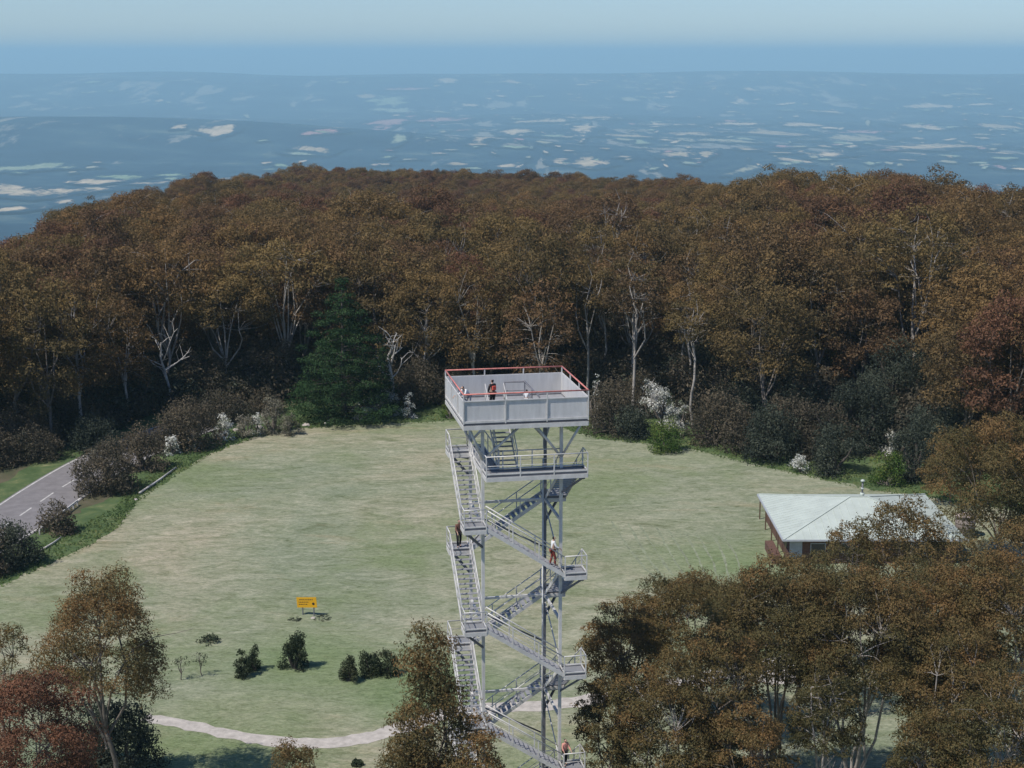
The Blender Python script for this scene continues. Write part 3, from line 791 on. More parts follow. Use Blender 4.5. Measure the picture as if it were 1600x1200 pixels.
# ---- shrubs along the field edge
names2 = ('foliage', 'stem')
EG = 'dark shrubs along the forest edge'
edge_shrubs = [   # px, base y, top y, width, material, label
    (22, 898, 800, 110, 'dark_shrub', 'dark shrub at the left edge of the photo, in front of the road'),
    (-40, 915, 790, 130, 'shrub', 'shrub cut by the left edge of the photo, in front of the road'),
    (88, 842, 776, 74, 'shrub', 'thin twiggy reddish shrub growing against the near side of the road'),
    (168, 782, 676, 116, 'shrub', 'round grey-brown shrub at the right-hand end of the visible road'),
    (222, 745, 652, 96, 'shrub', 'brown shrub between the round grey-brown one and the white blossom'),
    (292, 712, 612, 130, 'shrub', 'wide brown shrub behind the small white blossom left of the rocks'),
    (350, 672, 604, 112, 'shrub', 'brown shrub left of the pale bushes beside the conifer'),
    (150, 716, 628, 90, 'dark_shrub', 'dark shrub behind the round grey-brown one at the end of the road'),
    (-12, 742, 650, 110, 'shrub', 'grey-brown shrub cut by the left edge on the far side of the road'),
    (62, 728, 648, 84, 'shrub', 'rounded reddish-brown shrub on the far side of the road in front of the others'),
    (40, 716, 622, 130, 'shrub', 'brown shrub on the far side of the road at the left edge'),
    (108, 694, 600, 120, 'shrub', 'shrub on the far side of the road where it leaves view'),
    (655, 645, 548, 120, 'shrub', 'olive-brown round shrub between the conifer and the tower deck'),
    (708, 640, 566, 90, 'shrub', 'brown shrub just left of the tower deck'),
    (415, 652, 600, 70, 'shrub', 'small dark shrub at the left foot of the conifer'),
    (600, 640, 586, 60, 'conifer', 'dark green shrub at the right foot of the conifer'),
    (955, 688, 572, 110, 'shrub', 'tall olive-brown shrub just right of the tower deck'),
    (984, 694, 628, 92, 'dark_shrub', 'low dark rounded shrub just right of the tower, left of the large white blossom'),
    (1082, 640, 520, 130, 'dark_shrub', 'dark grey-green small tree behind the large white blossom'),
    (1010, 655, 570, 90, 'shrub', 'shrub immediately left of and behind the large white blossom'),
    (1118, 706, 590, 115, 'shrub', 'brown shrub immediately right of the large white blossom'),
    (1165, 716, 618, 100, 'shrub', 'shrub second to the right of the large white blossom'),
    (1205, 732, 622, 110, 'dark_shrub', 'dark shrub left of the small low blossom behind the house'),
    (1240, 722, 600, 120, 'shrub', 'tall shrub behind the small low blossom'),
    (1305, 752, 645, 105, 'dark_shrub', 'dark shrub right of the small low blossom, behind the roof\'s left half'),
    (1280, 725, 600, 110, 'shrub', 'tall brown shrub behind the dark one at the roof\'s left half'),
    (1345, 715, 560, 130, 'dark_shrub', 'dark tree left of the bright green glade'),
    (1425, 762, 628, 95, 'dark_shrub', 'dark blue-green shrub right of the bright green glade'),
    (1400, 690, 505, 150, 'dark_shrub', 'tall blue-green tree above the bright green glade'),
    (1465, 742, 590, 120, 'dark_shrub', 'dark tree behind the right end of the roof'),
    (1150, 680, 585, 110, 'dark_shrub', 'dark shrub in the second rank right of the large white blossom'),
]
for i, (px, by, ty, w, mt, lab) in enumerate(edge_shrubs):
    p = G(px, by); H = top_z(ty, p.y); mp = m_per_px(p); Rw = w * mp / 2
    p = p + Vector((p.x, p.y, 0)).normalized() * Rw * .95; H = top_z(ty, p.y)
    put('shrub', shrub_meshes(400 + i, H, Rw, .30, 30, int(26 + Rw * 3), M[mt], M['dark_bark'], 1.0, .5), names2, (p.x, p.y, 0), 0, 1, lab, 'shrub', EG)
for i, (px, by, ty, w, mt, lab) in enumerate([
    (572, 641, 622, 36, 'blossom', 'white flowering bush at the right foot of the conifer, left one of two'),
    (606, 634, 612, 38, 'blossom', 'white flowering bush at the right foot of the conifer, right one of two'),
    (350, 674, 656, 30, 'blossom', 'white flowering bush left of the pale bushes near the conifer'),
    (270, 704, 686, 28, 'blossom', 'small white flowering bush among brown shrubs left of the pale bushes'),
    (425, 662, 628, 48, 'pale_shrub', 'pale green bush at the left foot of the conifer'),
    (385, 670, 650, 36, 'pale_shrub', 'low buff bush in the middle of the pale bushes'),
    (455, 666, 645, 34, 'pale_shrub', 'buff bush at the right end of the pale bushes'),
    (1032, 655, 598, 46, 'blossom', 'largest white blossoming bush, upper part, right of the tower'),
    (1052, 668, 625, 40, 'blossom', 'white blossoming bush touching the largest one on its right'),
    (931, 596, 584, 16, 'blossom', 'tiny white blossom beside the tower deck'),
    (1250, 732, 716, 32, 'blossom', 'small low white blossom at the shrub foot left of the flue'),
    (1393, 702, 676, 36, 'blossom', 'white blossoming bush above the bright green glade'),
    (1040, 690, 662, 60, 'fresh', 'bright yellow-green bush below the largest white blossom'),
    (1385, 752, 704, 56, 'fresh', 'bright green bush filling the glade behind the flue'),
    (705, 640, 622, 30, 'fresh', 'small bright green bush just left of the tower deck'),
    (345, 668, 650, 26, 'blossom', 'white flowering bush at the left end of the pale bushes, partly behind rocks'),
    (1065, 652, 628, 30, 'blossom', 'white blossoming bush at the foot of the brown shrub right of the largest one'),
    (1012, 640, 598, 34, 'blossom', 'white blossoming bush at the upper left of the largest one'),
    (300, 690, 672, 24, 'blossom', 'white flowering bush between the small white one and the pale bushes'),
    (405, 664, 644, 26, 'blossom', 'white flowering bush between the two low buff bushes'),
    (640, 640, 622, 22, 'blossom', 'small white flowering bush on the verge halfway from conifer to tower deck'),
    (152, 722, 700, 22, 'pale_shrub', 'small pale bush among the shrubs at the end of the road'),
]):
    p = G(px, by + (14 if by < 700 else 6)); ty -= 6; H = top_z(ty, p.y); mp = m_per_px(p); Rw = w * mp / 2
    if by < 600: p = G(px, 668); p.z = 0; H = top_z(ty, p.y)
    put('flowering_bush' if mt == 'blossom' else 'bush', shrub_meshes(460 + i, H * 1.15, Rw * 1.2, .24, 60, 20 if mt != 'fresh' else 26, M[mt], M['bark'], .9, .55 if mt != 'blossom' else .5, tj=.3), names2, (p.x, p.y, 0), 0, 1, lab, 'bush')

# ---- dead / white limbed trees
def bare_tree(px, by, ty, seed, label, spread=.35, r=.22):
    rng = np.random.RandomState(seed); p = G(px, by); H = top_z(ty, p.y); segs = []
    tip = np.array([rng.uniform(-.1, .1) * H, 0, H * .62]); segs.append(limb((0, 0, -.2), tip, rng, r, r * .6, .05, 5))
    for k in range(9):
        a = rng.uniform(0, 6.28); st = tip * rng.uniform(.45, 1)
        e = st + np.array([math.cos(a) * spread * H * rng.uniform(.5, 1), math.sin(a) * spread * H * .5, rng.uniform(.1, .38) * H])
        L = limb(st, e, rng, r * .45, r * .15, .2, 5); segs.append(L)
        for q in range(2):
            s2 = np.array(L[0][2 + q]); segs.append(limb(s2, s2 + rng.normal(size=3) * H * .08 + np.array([0, 0, H * .08]), rng, r * .18, r * .05, .2, 3))
    V, F = tubes_np(segs, 6)
    o = link_mesh('dead_tree', mesh_np('dead_tree', V, F, M['white_wood'], smooth=True), None, p)
    tag(o, label, 'dead tree')
M['white_wood'] = plain('white_weathered_wood', (0.46, 0.43, 0.39), .8, 0, .35, 1.2)
bare_tree(266, 640, 470, 5, 'bare white-limbed tree in front of the forest on the left', .42, .20)
bare_tree(603, 640, 480, 6, 'leaning bare white trunk immediately right of the conifer', .16, .26)
bare_tree(1029, 672, 575, 7, 'thin bare white stem standing above the largest white blossom', .10, .10)
bare_tree(660, 628, 470, 8, 'slender bare white tree between the conifer and the deck', .22, .2)

# ------------------------------------------------------------------ the forest
PROTO = []
_spec = [  # crown radius, material, bark, fork, cz, ch, lowest direction, base tint, flat
    (4.8, 'gum', 'bark', .28, .60, .38, -.95, .50, .8), (5.4, 'gum_red', 'bark', .30, .62, .36, -.9, .45, .75), (4.4, 'gum_olive', 'pale_bark', .30, .60, .38, -.95, .5, .8), (5.8, 'gum', 'bark', .32, .64, .34, -.85, .56, .75),
    (5.0, 'gum_olive', 'bark', .3, .64, .34, -.9, .6, .75), (6.2, 'gum', 'pale_bark', .36, .74, .24, -.5, .6, .7), (5.6, 'gum_olive', 'pale_bark', .36, .74, .24, -.5, .66, .7), (5.2, 'gum_red', 'bark', .36, .72, .26, -.6, .5, .7),
    (3.5, 'gum', 'pale_bark', .58, .80, .18, -.7, .42, .8), (3.8, 'gum_olive', 'pale_bark', .55, .78, .20, -.7, .45, .8)]
for i, (Rc, mt, bk, fk, cz_, ch_, un, bt, fl_) in enumerate(_spec):
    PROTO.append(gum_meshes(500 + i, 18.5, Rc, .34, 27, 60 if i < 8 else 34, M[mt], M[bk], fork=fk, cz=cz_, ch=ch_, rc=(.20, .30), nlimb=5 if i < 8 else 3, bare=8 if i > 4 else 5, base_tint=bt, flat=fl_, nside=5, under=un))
UNDER = [shrub_meshes(540 + i, 3.6 + i * .8, 2.6 + .3 * i, .34, 22, 22, M['dark_shrub' if i % 2 else 'shrub'], M['dark_bark'], .9, .45) for i in range(3)]
def inside_poly(x, y, poly):
    n = len(poly); c = False; j = n - 1
    for i in range(n):
        xi, yi = poly[i][0], poly[i][1]; xj, yj = poly[j][0], poly[j][1]
        if ((yi > y) != (yj > y)) and (x < (xj - xi) * (y - yi) / (yj - yi + 1e-12) + xi): c = not c
        j = i
    return c
edge_az = np.array([math.atan2(p.x, p.y) for p in edge_w]); edge_D = np.array([math.hypot(p.x, p.y) for p in edge_w])
o_ = np.argsort(edge_az); edge_az = edge_az[o_]; edge_D = edge_D[o_]
road_pts = [Vector((p.x, p.y)) for p in road_c]
def near_road(x, y, d):
    q = Vector((x, y))
    for i in range(len(road_pts) - 1):
        a, b = road_pts[i], road_pts[i+1]; t = max(0, min(1, (q - a).dot(b - a) / (b - a).length_squared))
        if (q - (a + (b - a) * t)).length < d: return True
    return False
rng = np.random.RandomState(77)
cells = {}
trees = []
special = []      # hand-placed forest trees that stand out: px, base y, top y, width, seed, label
for (px, by, ty, w, sd, mt, bt, lab, kw) in [
    (450, 612, 374, 205, 601, 'gum_olive', .85, 'widest umbrella-shaped olive gum crown, left behind the conifer', dict(cz=.78, ch=.20, fork=.3, nlimb=9, bare=8, nclump=80, rc=(.13, .2))),
    (268, 628, 372, 175, 602, 'gum_olive', .62, 'large gum with olive top standing behind the white-limbed tree', dict(cz=.74, ch=.25, nclump=64, nlimb=8, rc=(.15, .24))),
    (140, 650, 440, 150, 603, 'gum', .55, 'broad rusty gum at the left, right of the road end', dict(cz=.62, ch=.36, nclump=64, rc=(.16, .26), under=-.8)),
    (845, 650, 430, 120, 604, 'gum', .62, 'rust-coloured gum with a rounded crown reaching low, directly behind the deck', dict(cz=.58, ch=.40, nclump=64, rc=(.2, .3), under=-.9)),
    (1420, 640, 318, 185, 605, 'gum_olive', .75, 'large olive-topped gum crown high on the right', dict(cz=.74, ch=.24, nclump=70, rc=(.15, .23))),
    (1275, 650, 400, 170, 606, 'gum', .5, 'large rounded gum crown right of centre above the tall shrubs', dict(cz=.68, ch=.30, nclump=70, rc=(.15, .24))),
    (1560, 655, 420, 150, 607, 'gum', .5, 'tall gum with pale lower trunks near the right edge of the forest', dict(cz=.72, ch=.24, nclump=56, fork=.45)),
]:
    p = G(px, by); zt = top_z(ty, p.y); mp = m_per_px(p)
    m = gum_meshes(sd, zt, w * mp / 2, .44, 13, kw.pop('nclump', 60), M[mt], M['pale_bark'], base_tint=bt, **kw)
    put('gum_tree', m, ('crown', 'trunk'), (p.x, p.y, 0), 0, 1, lab, 'gum tree')
    special.append((p.x, p.y, w * mp / 2))
for k in range(90000):
    az = rng.uniform(-0.40, 0.40); Rm = float(edge_R(az)) + 26
    De = float(np.interp(az, edge_az, edge_D)) + 9
    if az < -.16: De = max(De, 190)
    D = math.sqrt(rng.uniform(De ** 2, Rm ** 2))
    x, y = D * math.sin(az), D * math.cos(az)
    mind = float(np.interp(D, [220, 340, 440], [6.0, 5.2, 4.0])) + .8 * rng.rand()
    cx, cy = int(x // 7), int(y // 7); ok = True
    for i in (-1, 0, 1):
        for j in (-1, 0, 1):
            for (qx, qy) in cells.get((cx + i, cy + j), ()):
                if (qx-x)**2 + (qy-y)**2 < mind * mind: ok = False
    if not ok: continue
    if D < 300:
        if az < -.1 and near_road(x, y, 9.5): continue
        if any((x-a)**2 + (y-b)**2 < (r_*.75)**2 for a, b, r_ in special): continue
        if any(D < math.hypot(a, b) and abs(math.atan2(a, b) - az) * D < r_ * .75 for a, b, r_ in (special[0], special[1], special[4], special[5])): continue
        ppx, ppy = project(x, y, 0)
        if 440 < ppx < 640 and ppy > 615: continue                     # the conifer's ground
        if 1340 < ppx < 1430 and ppy > 690: continue                   # the glade
        if ppx < 130 and ppy > 712: continue
    cells.setdefault((cx, cy), []).append((x, y)); trees.append((D, az, x, y))
trees.sort()
N_IND = 235
names = ('crown', 'trunk')
regions = [(-1e9, 160, 'left of the white-limbed tree', 'gums of the far left forest edge'),
           (160, 430, 'near the white-limbed tree', 'gums around the white-limbed tree'),
           (430, 690, 'behind the conifer', 'gums behind the conifer'),
           (690, 900, 'directly behind the tower deck', 'gums behind the deck'),
           (900, 1130, 'in the dark stand right of the deck', 'gums of the dark stand right of the deck'),
           (1130, 1350, 'above the left half of the house', 'gums above the left half of the house'),
           (1350, 1e9, 'on the far right above the glade', 'gums of the far right forest')]
print('forest trees', len(trees))
inst, indiv = [], []
for k, (D, az, x, y) in enumerate(trees):
    z = float(height(x, y)) - .2
    ppx, ppy = project(x, y, z)
    pi_ = rng.choice(10, p=[.14, .12, .12, .12, .12, .12, .11, .11, .02, .02])
    if D < 290 and ppx < 880: pi_ = rng.choice([0, 1, 2, 3, 4, 0, 3, 5])
    if D < 290 and ppx > 1140: pi_ = rng.choice([0, 1, 2, 3, 4, 4, 2, 6])
    if D < 310 and 880 < ppx < 1140: pi_ = rng.choice([8, 9, 8, 9, 5, 0])
    s = rng.uniform(.82, 1.14); rz = rng.uniform(0, 6.28)
    s *= float(np.interp(D, [220, 300, 380, 460], [1.12, 1.06, .92, .66]))
    if rng.rand() < .08: s *= 1.14
    if len(indiv) < N_IND and -60 < ppx < 1660: indiv.append((ppx, D, x, y, z, rz, s, pi_))
    else: inst.append((x, y, z, rz, s, pi_))
ORD = 'first second third fourth fifth sixth seventh eighth ninth tenth eleventh twelfth'.split()
ROW = ['front row', 'second row', 'third row', 'fourth row', 'fifth row', 'sixth row', 'seventh row', 'eighth row', 'ninth row']
for a, b, lab, grp in regions:
    tr_ = sorted([t for t in indiv if a <= t[0] < b], key=lambda t: t[1])
    for r0_ in range(0, len(tr_), 7):
        for q, t in enumerate(sorted(tr_[r0_:r0_ + 7], key=lambda t: t[0])):
            hue = {'gum': 'brown', 'gum_red': 'rusty', 'gum_olive': 'olive'}[_spec[t[7]][1]]
            put('gum_tree', PROTO[t[7]], names, t[2:5], t[5], t[6], '%s gum, %s from left, %s, %s' % (hue, ORD[q], ROW[min(r0_ // 7, 8)], lab), 'gum tree', grp, sz=1 + .08 * math.sin(t[1] * 9))
# everything farther reads as one mass: one object, instanced by geometry nodes from the same crowns
def far_mass(name, inst, PROTO, label, cat):
    P = np.array([i[:3] for i in inst]); me = bpy.data.meshes.new(name)
    me.vertices.add(len(P)); me.vertices.foreach_set('co', P.astype(np.float32).ravel())
    for nm, j in (('rz', 3), ('sc', 4)):
        a = me.attributes.new(nm, 'FLOAT', 'POINT'); a.data.foreach_set('value', np.array([i[j] for i in inst], dtype=np.float32))
    a = me.attributes.new('pid', 'INT', 'POINT'); a.data.foreach_set('value', np.array([i[5] for i in inst], dtype=np.int32))
    o = link_mesh(name, me)
    ng = bpy.data.node_groups.new(name, 'GeometryNodeTree')
    ng.interface.new_socket('Geometry', in_out='INPUT', socket_type='NodeSocketGeometry')
    ng.interface.new_socket('Geometry', in_out='OUTPUT', socket_type='NodeSocketGeometry')
    n, l = ng.nodes, ng.links
    gi = n.new('NodeGroupInput'); go = n.new('NodeGroupOutput'); jn = n.new('GeometryNodeJoinGeometry')
    srcs = {}
    for ob in col.objects:
        if ob.type == 'MESH' and ob.parent is not None:
            for q in range(len(PROTO)):
                for w in (0, 1):
                    if ob.data == PROTO[q][w] and (q, w) not in srcs: srcs[(q, w)] = ob
    def named(nm, t):
        a = n.new('GeometryNodeInputNamedAttribute'); a.data_type = t; a.inputs['Name'].default_value = nm; return a.outputs['Attribute']
    rz = named('rz', 'FLOAT'); s_ = named('sc', 'FLOAT'); pid = named('pid', 'INT')
    cx = n.new('ShaderNodeCombineXYZ'); l.new(rz, cx.inputs[2])
    for q in range(len(PROTO)):
        cmp_ = n.new('FunctionNodeCompare'); cmp_.data_type = 'INT'; cmp_.operation = 'EQUAL'
        l.new(pid, cmp_.inputs[2]); cmp_.inputs[3].default_value = q
        for w in (0, 1):
            if (q, w) not in srcs: continue
            oi = n.new('GeometryNodeObjectInfo'); oi.transform_space = 'ORIGINAL'; oi.inputs['Object'].default_value = srcs[(q, w)]
            oi.inputs['As Instance'].default_value = True
            ip = n.new('GeometryNodeInstanceOnPoints')
            l.new(gi.outputs[0], ip.inputs['Points']); l.new(cmp_.outputs[0], ip.inputs['Selection']); l.new(oi.outputs['Geometry'], ip.inputs['Instance'])
            l.new(cx.outputs[0], ip.inputs['Rotation']); l.new(s_, ip.inputs['Scale']); l.new(ip.outputs[0], jn.inputs[0])
    l.new(jn.outputs[0], go.inputs[0])
    md = o.modifiers.new('instances', 'NODES'); md.node_group = ng
    tag(o, label, cat, kind='stuff')
far_mass('far_forest', inst, PROTO, 'brown and olive gum forest covering the hilltop beyond the nearer trees', 'forest')
und = []
for k in range(4200):
    az = rng.uniform(-.4, .4); De = float(np.interp(az, edge_az, edge_D)) + 8; D = De + 75 * rng.rand() ** 1.3
    x, y = D * math.sin(az), D * math.cos(az); ppx, ppy = project(x, y, 0)
    if near_road(x, y, 10) or (ppx < 430 and (D < De + 14 or ppy > 690)) or D < De + 10 or (1350 < ppx < 1425 and ppy > 690) or (ppx < 135 and ppy > 700) or (px_ := 0): continue
    und.append((x, y, float(height(x, y)), rng.uniform(0, 6.28), rng.uniform(.7, 1.75), rng.randint(3)))
for q in range(3):
    x, y, z, rz, s, _ = [u for u in und if u[5] == q][0]
    put('shrub', UNDER[q], names2, (x, y, z), rz, s, ['greyish', 'dark green', 'brownish'][q] + ' understorey shrub among the gum trunks behind the edge shrubs', 'shrub')
far_mass('undergrowth', und, UNDER, 'dark undergrowth between the trunks of the forest', 'undergrowth')
print('forest done')

# ------------------------------------------------------------------ long grass on the verge (one mass)
def grass_mass():
    rng = np.random.RandomState(9); P = []
    for i in range(len(edge_w) - 1):
        a, b = edge_w[i], edge_w[i + 1]; L = (b - a).length; n = int(L * 60)
        t = rng.rand(n); w = rng.uniform(-.9, 8 if i < 9 else 7, n)
        p = np.array(a)[None, :] * (1 - t)[:, None] + np.array(b)[None, :] * t[:, None]
        d = p[:, :2] / np.linalg.norm(p[:, :2], axis=1)[:, None]
        p[:, :2] += d * w[:, None]; P.append(p)
    P = np.vstack(P); n = len(P)
    h = rng.uniform(.08, .30, n); a = rng.uniform(0, 6.28, n); w = rng.uniform(.05, .14, n); ln = rng.normal(size=(n, 2)) * .18
    s = np.stack([np.cos(a) * w, np.sin(a) * w, np.zeros(n)], 1)
    top = P + np.stack([ln[:, 0], ln[:, 1], h], 1)
    V = np.stack([P - s, P + s, top + s * .3, top - s * .3], 1).reshape(-1, 3)
    nz = hnoise(P[:, 0], P[:, 1], 14, 2) * .22
    T = np.clip(.38 + nz + rng.normal(size=n) * .14, 0, 1)
    me = mesh_np('verge_grass', V, np.arange(n * 4).reshape(n, 4), M['tuft'], T)
    tag(link_mesh('verge_grass', me), 'long green grass round the edge of the mown field', 'grass', kind='stuff')
grass_mass()
M['track'] = plain('flattened_grass', (0.22, 0.24, 0.155), .95, 0, .35, 1.5, 0, 40, .05)
for q in range(9):                                  # curved wheel marks left by the mower
    a = [G(955 + q * 22 + (q % 2) * 5, 815 + q * 3), G(985 + q * 21, 860 + q * 2), G(1020 + q * 17, 900 + q), G(1070 + q * 11, 935)]
    tag(ribbon('mower_track', a, .20, .036 + q * .001, M['track'], 50 + q, .09, 8), kind='structure')

# ------------------------------------------------------------------ rocks, kerb logs
M['rock'] = plain('pale_rock', (0.42, 0.37, 0.33), .9, 0, .25, 2, .5, 5)
def rock(px, py, w, seed, label):
    r = random.Random(seed); p = G(px, py); k = w * m_per_px(p) / 2; b = MB(); n = 9; rings = []
    vs, fs = [], []
    for i in range(5):
        ph = math.pi * i / 4 * .5; rr = math.cos(ph) * k; z = math.sin(ph) * k * .7
        for j in range(n):
            a = 2*math.pi*j/n; q = rr * r.uniform(.75, 1.2); vs.append((math.cos(a)*q, math.sin(a)*q*.8, z * r.uniform(.8, 1.1) - .05))
    for i in range(4):
        for j in range(n): fs.append((i*n+j, i*n+(j+1)%n, (i+1)*n+(j+1)%n, (i+1)*n+j))
    b.add(vs, fs); o = b.build('rock', M['rock'], None, p); tag(o, label, 'rock')
rock(369, 673, 13, 1, 'pinkish pale rock left of the buff bushes'); rock(350, 668, 10, 2, 'small rock beside the white flowering bush near the buff bushes'); rock(405, 668, 12, 3, 'rock between the two buff bushes')
rock(478, 665, 14, 4, 'rock at the right end of the pale bushes, left of the fallen log'); rock(489, 966, 10, 5, 'small white rock at the foot of the yellow sign'); rock(212, 781, 9, 6, 'pale rock at the lower end of the fallen pole')
def log(pxa, pya, pxb, pyb, r, label):
    a, b = G(pxa, pya), G(pxb, pyb); mb = MB()
    m_ = a.lerp(b, .5) + Vector((.2, .3, 0)); mb.tube([a + Vector((0, 0, r + .05)), m_ + Vector((0, 0, r + .08)), b + Vector((0, 0, r + .05))], [r, r * .9, r * .7], 8)
    tag(mb.build('fallen_log', M['white_wood']), label, 'log')
log(508, 664, 520, 655, .16, 'short pale fallen log on the verge right of the rocks')
log(218, 773, 275, 733, .14, 'long pale fallen pole lying between the verge and the mown grass')
log(64, 862, 96, 841, .10, 'pale pole lying on the yellow-green verge near the left edge')
def barrier():
    a, b = G(62, 836), G(121, 790); t = empty('road_barrier', a); d = b - a; n = 9
    for i in range(n + 1):
        q = d * (i / n); m_ = MB(); m_.box(q.x - .07, q.y - .07, -.1, q.x + .07, q.y + .07, .5); m_.build('post', M['white_wood'], t)
    m_ = MB(); m_.bar(Vector((0, 0, .56)), d + Vector((0, 0, .56)), .12, .16); m_.build('rail', M['paint'], t)
    tag(t, 'low white barrier rail along the near edge of the road', 'barrier')
barrier()

# ------------------------------------------------------------------ yellow sign
def sign():
    p = G(482, 962); mp = m_per_px(p); t = empty('notice_sign', p, R_(-14)); W = 33 * mp; 
    M['yellow'] = plain('yellow_sign_paint', (0.62, 0.33, 0.015), .5, 0, .08, 3); M['black'] = plain('black_paint', (0.02, 0.02, 0.02), .5)
    for s in (-1, 1):
        b = MB(); b.box(s * W * .28 - .045, -.03, -.1, s * W * .28 + .045, .05, 1.0); b.build('post', M['dark_steel'], t)
    b = MB(); b.box(-W/2, -.075, .78, W/2, -.035, 1.72); o = b.build('board', M['yellow'], t); o.rotation_euler = (0, R_(-5), 0)
    b = MB()
    for r_, (x0, x1, z) in enumerate([(-.36, .30, 1.5), (-.40, .10, 1.28), (-.40, -.02, 1.08)]):
        x = x0 * W
        k = random.Random(r_)
        while x < x1 * W:
            w = k.uniform(.06, .16); b.box(x, -.081, z - .035, x + w, -.076, z + .035); x += w + .05
    b.build('lettering', M['black'], o)
    b = MB(); vs = [(W*.33 + math.cos(a) * .12, -.08, 1.12 + math.sin(a) * .12) for a in np.linspace(0, 6.283, 17)[:-1]]; b.poly(vs[::-1] if False else vs); b.build('symbol', M['black'], o)
    tag(t, 'yellow notice board on two posts standing in the mown field', 'sign')
    for (px, py, w, sd, lab) in [(461, 969, 24, 1, 'low dark grass mound left of the foot of the yellow sign'), (505, 967, 34, 2, 'low dark grass mound right of the foot of the yellow sign')]:
        q = G(px, py); Rw = w * mp / 2
        put('low_bush', shrub_meshes(700 + sd, .38, Rw, .16, 90, 26, M['dark_shrub'], M['dark_bark'], .4), names2, (q.x, q.y, 0), 0, 1, lab, 'bush')
sign()

# ------------------------------------------------------------------ house
def house():
    ez, rz_ = 2.7, 4.7
    fl, fr = G(1221, 845, ez), G(1504, 841, ez)
    bl, br = G(1195, 772, ez), G(1445, 772, ez)
    x0, x1, y0, y1 = (fl.x + bl.x) / 2 - .2, (fr.x + br.x) / 2 + .2, (fl.y + fr.y) / 2, (bl.y + br.y) / 2
    cxh, cyh = (x0 + x1) / 2, (y0 + y1) / 2; t = empty('house', (cxh, cyh, 0)); w, d = (x1 - x0) / 2, (y1 - y0) / 2
    M['roof'] = plain('pale_green_roof', (0.47, 0.515, 0.455), .6, 0.05, .09, .7)
    # shallow ribs of the roof sheeting
    n, l, p_ = M['roof'].node_tree.nodes, M['roof'].node_tree.links, M['roof'].node_tree.nodes['Principled BSDF']
    M['brick'] = plain('red_brown_brick', (0.125, 0.068, 0.05), .9, 0, .3, 6); M['pale_wall'] = plain('pale_blue_grey_wall', (0.36, 0.38, 0.40), .7)
    M['timber'] = plain('brown_timber', (0.13, 0.085, 0.055), .8); M['glass'] = plain('dark_window_glass', (0.03, 0.035, 0.04), .12, 0, .1, 3, 0, 40, .6)
    hip = d * .98; b = MB()
    A, B, C_, D_ = (-w, -d, ez), (w, -d, ez), (w, d, ez), (-w, d, ez); E, F_ = (-w + hip, 0, rz_), (w - hip, 0, rz_)
    lo = [(q[0], q[1], q[2] - .22) for q in (A, B, C_, D_)]
    b.add([A, B, C_, D_, E, F_] + lo, [(0,1,5,4),(1,2,5),(2,3,4,5),(3,0,4),(0,6,7,1),(1,7,8,2),(2,8,9,3),(3,9,6,0),(6,9,8,7)])
    for q0, q1 in ((A, E), (B, F_), (C_, F_), (D_, E), (E, F_)):
        b.bar(Vector(q0) + Vector((0, 0, .03)), Vector(q1) + Vector((0, 0, .03)), .22, .05)
    for x in np.arange(-w + .5, w, .75):            # standing seams, front slope
        lim = min(d, (x + w), (w - x)); y1_ = -d + lim * .96; z1_ = ez + (rz_ - ez) * lim / d * .96
        b.bar((x, -d + .02, ez + .02), (x, y1_, z1_ + .02), .035, .035)
    for y in np.arange(-d + .5, d, .75):
        lim = d - abs(y)
        b.bar((-w + .02, y, ez + .02), (-w + lim * .96, y, ez + (rz_ - ez) * lim / d * .96 + .02), .035, .035)
    ro = b.build('roof', M['roof'], t)
    b = MB(); b.box(-w - .1, -d - .14, ez - .16, w + .1, -d - .01, ez - .02); b.box(-w - .14, -d - .01, ez - .16, -w - .01, d + .1, ez - .02); b.build('gutter', M['pale_wall'], ro)
    iw, idp = w - .75, d - .8
    b = MB(); b.box(-iw, -idp, -.1, iw, idp, ez - .225); b.build('wall', M['brick'], t)
    b = MB(); b.box(-iw - .02, -idp - .06, 0, -iw + 1.2, -idp - .005, ez - .24); b.build('cladding', M['pale_wall'], t)
    for x in (-iw + 2.0, -iw + 5.0, iw - 4.5):
        b = MB(); b.box(x, -idp - .05, 1.0, x + 1.5, -idp - .004, 2.1); f = b.build('window', M['pale_wall'], t)
        b = MB(); b.box(x + .08, -idp - .062, 1.08, x + 1.42, -idp - .052, 2.02); b.build('pane', M['glass'], f)
    for y in (-idp + 1.5, -idp + 6):
        b = MB(); b.box(-iw - .05, y, 1.0, -iw - .004, y + 1.5, 2.1); f = b.build('window', M['timber'], t)
        b = MB(); b.box(-iw - .062, y + .08, 1.08, -iw - .052, y + 1.42, 2.02); b.build('pane', M['glass'], f)
    for y in np.linspace(-d + .3, d - .3, 5):
        b = MB(); b.box(-w + .12, y - .06, 0, -w + .24, y + .06, ez - .225); b.build('verandah_post', M['timber'], t)
    b = MB(); b.box(-w - .9, -d + .6, 0, -w - .1, -d + 5.5, .9); b.box(-w - .55, -d + 1.0, .9, -w - .45, -d + 1.1, 1.3)
    b.build('planter_wall', M['brick'], t)
    fx = G(1348, 772, 4.9).x - cxh
    b = MB(); b.tube([(fx, .5, 4.5), (fx, .5, 6.1)], .09, 10); fl_ = b.build('flue', M['dark_steel'], t)
    b = MB(); b.tube([(fx, .5, 6.15), (fx, .5, 6.3), (fx, .5, 6.38)], [.22, .22, .05], 12); b.tube([(fx, .5, 5.35), (fx, .5, 5.5)], .16, 12); b.build('cowl', M['roof'], fl_)
    b = MB(); b.tube([(fx, .5, 4.6), (fx, .5, 4.98)], .22, 10); b.build('flashing', M['roof'], fl_)
    tag(t, 'low house with pale green hipped metal roof half hidden by gum trees', 'house')
    q = G(1507, 838); tt = empty('water_tank', q)
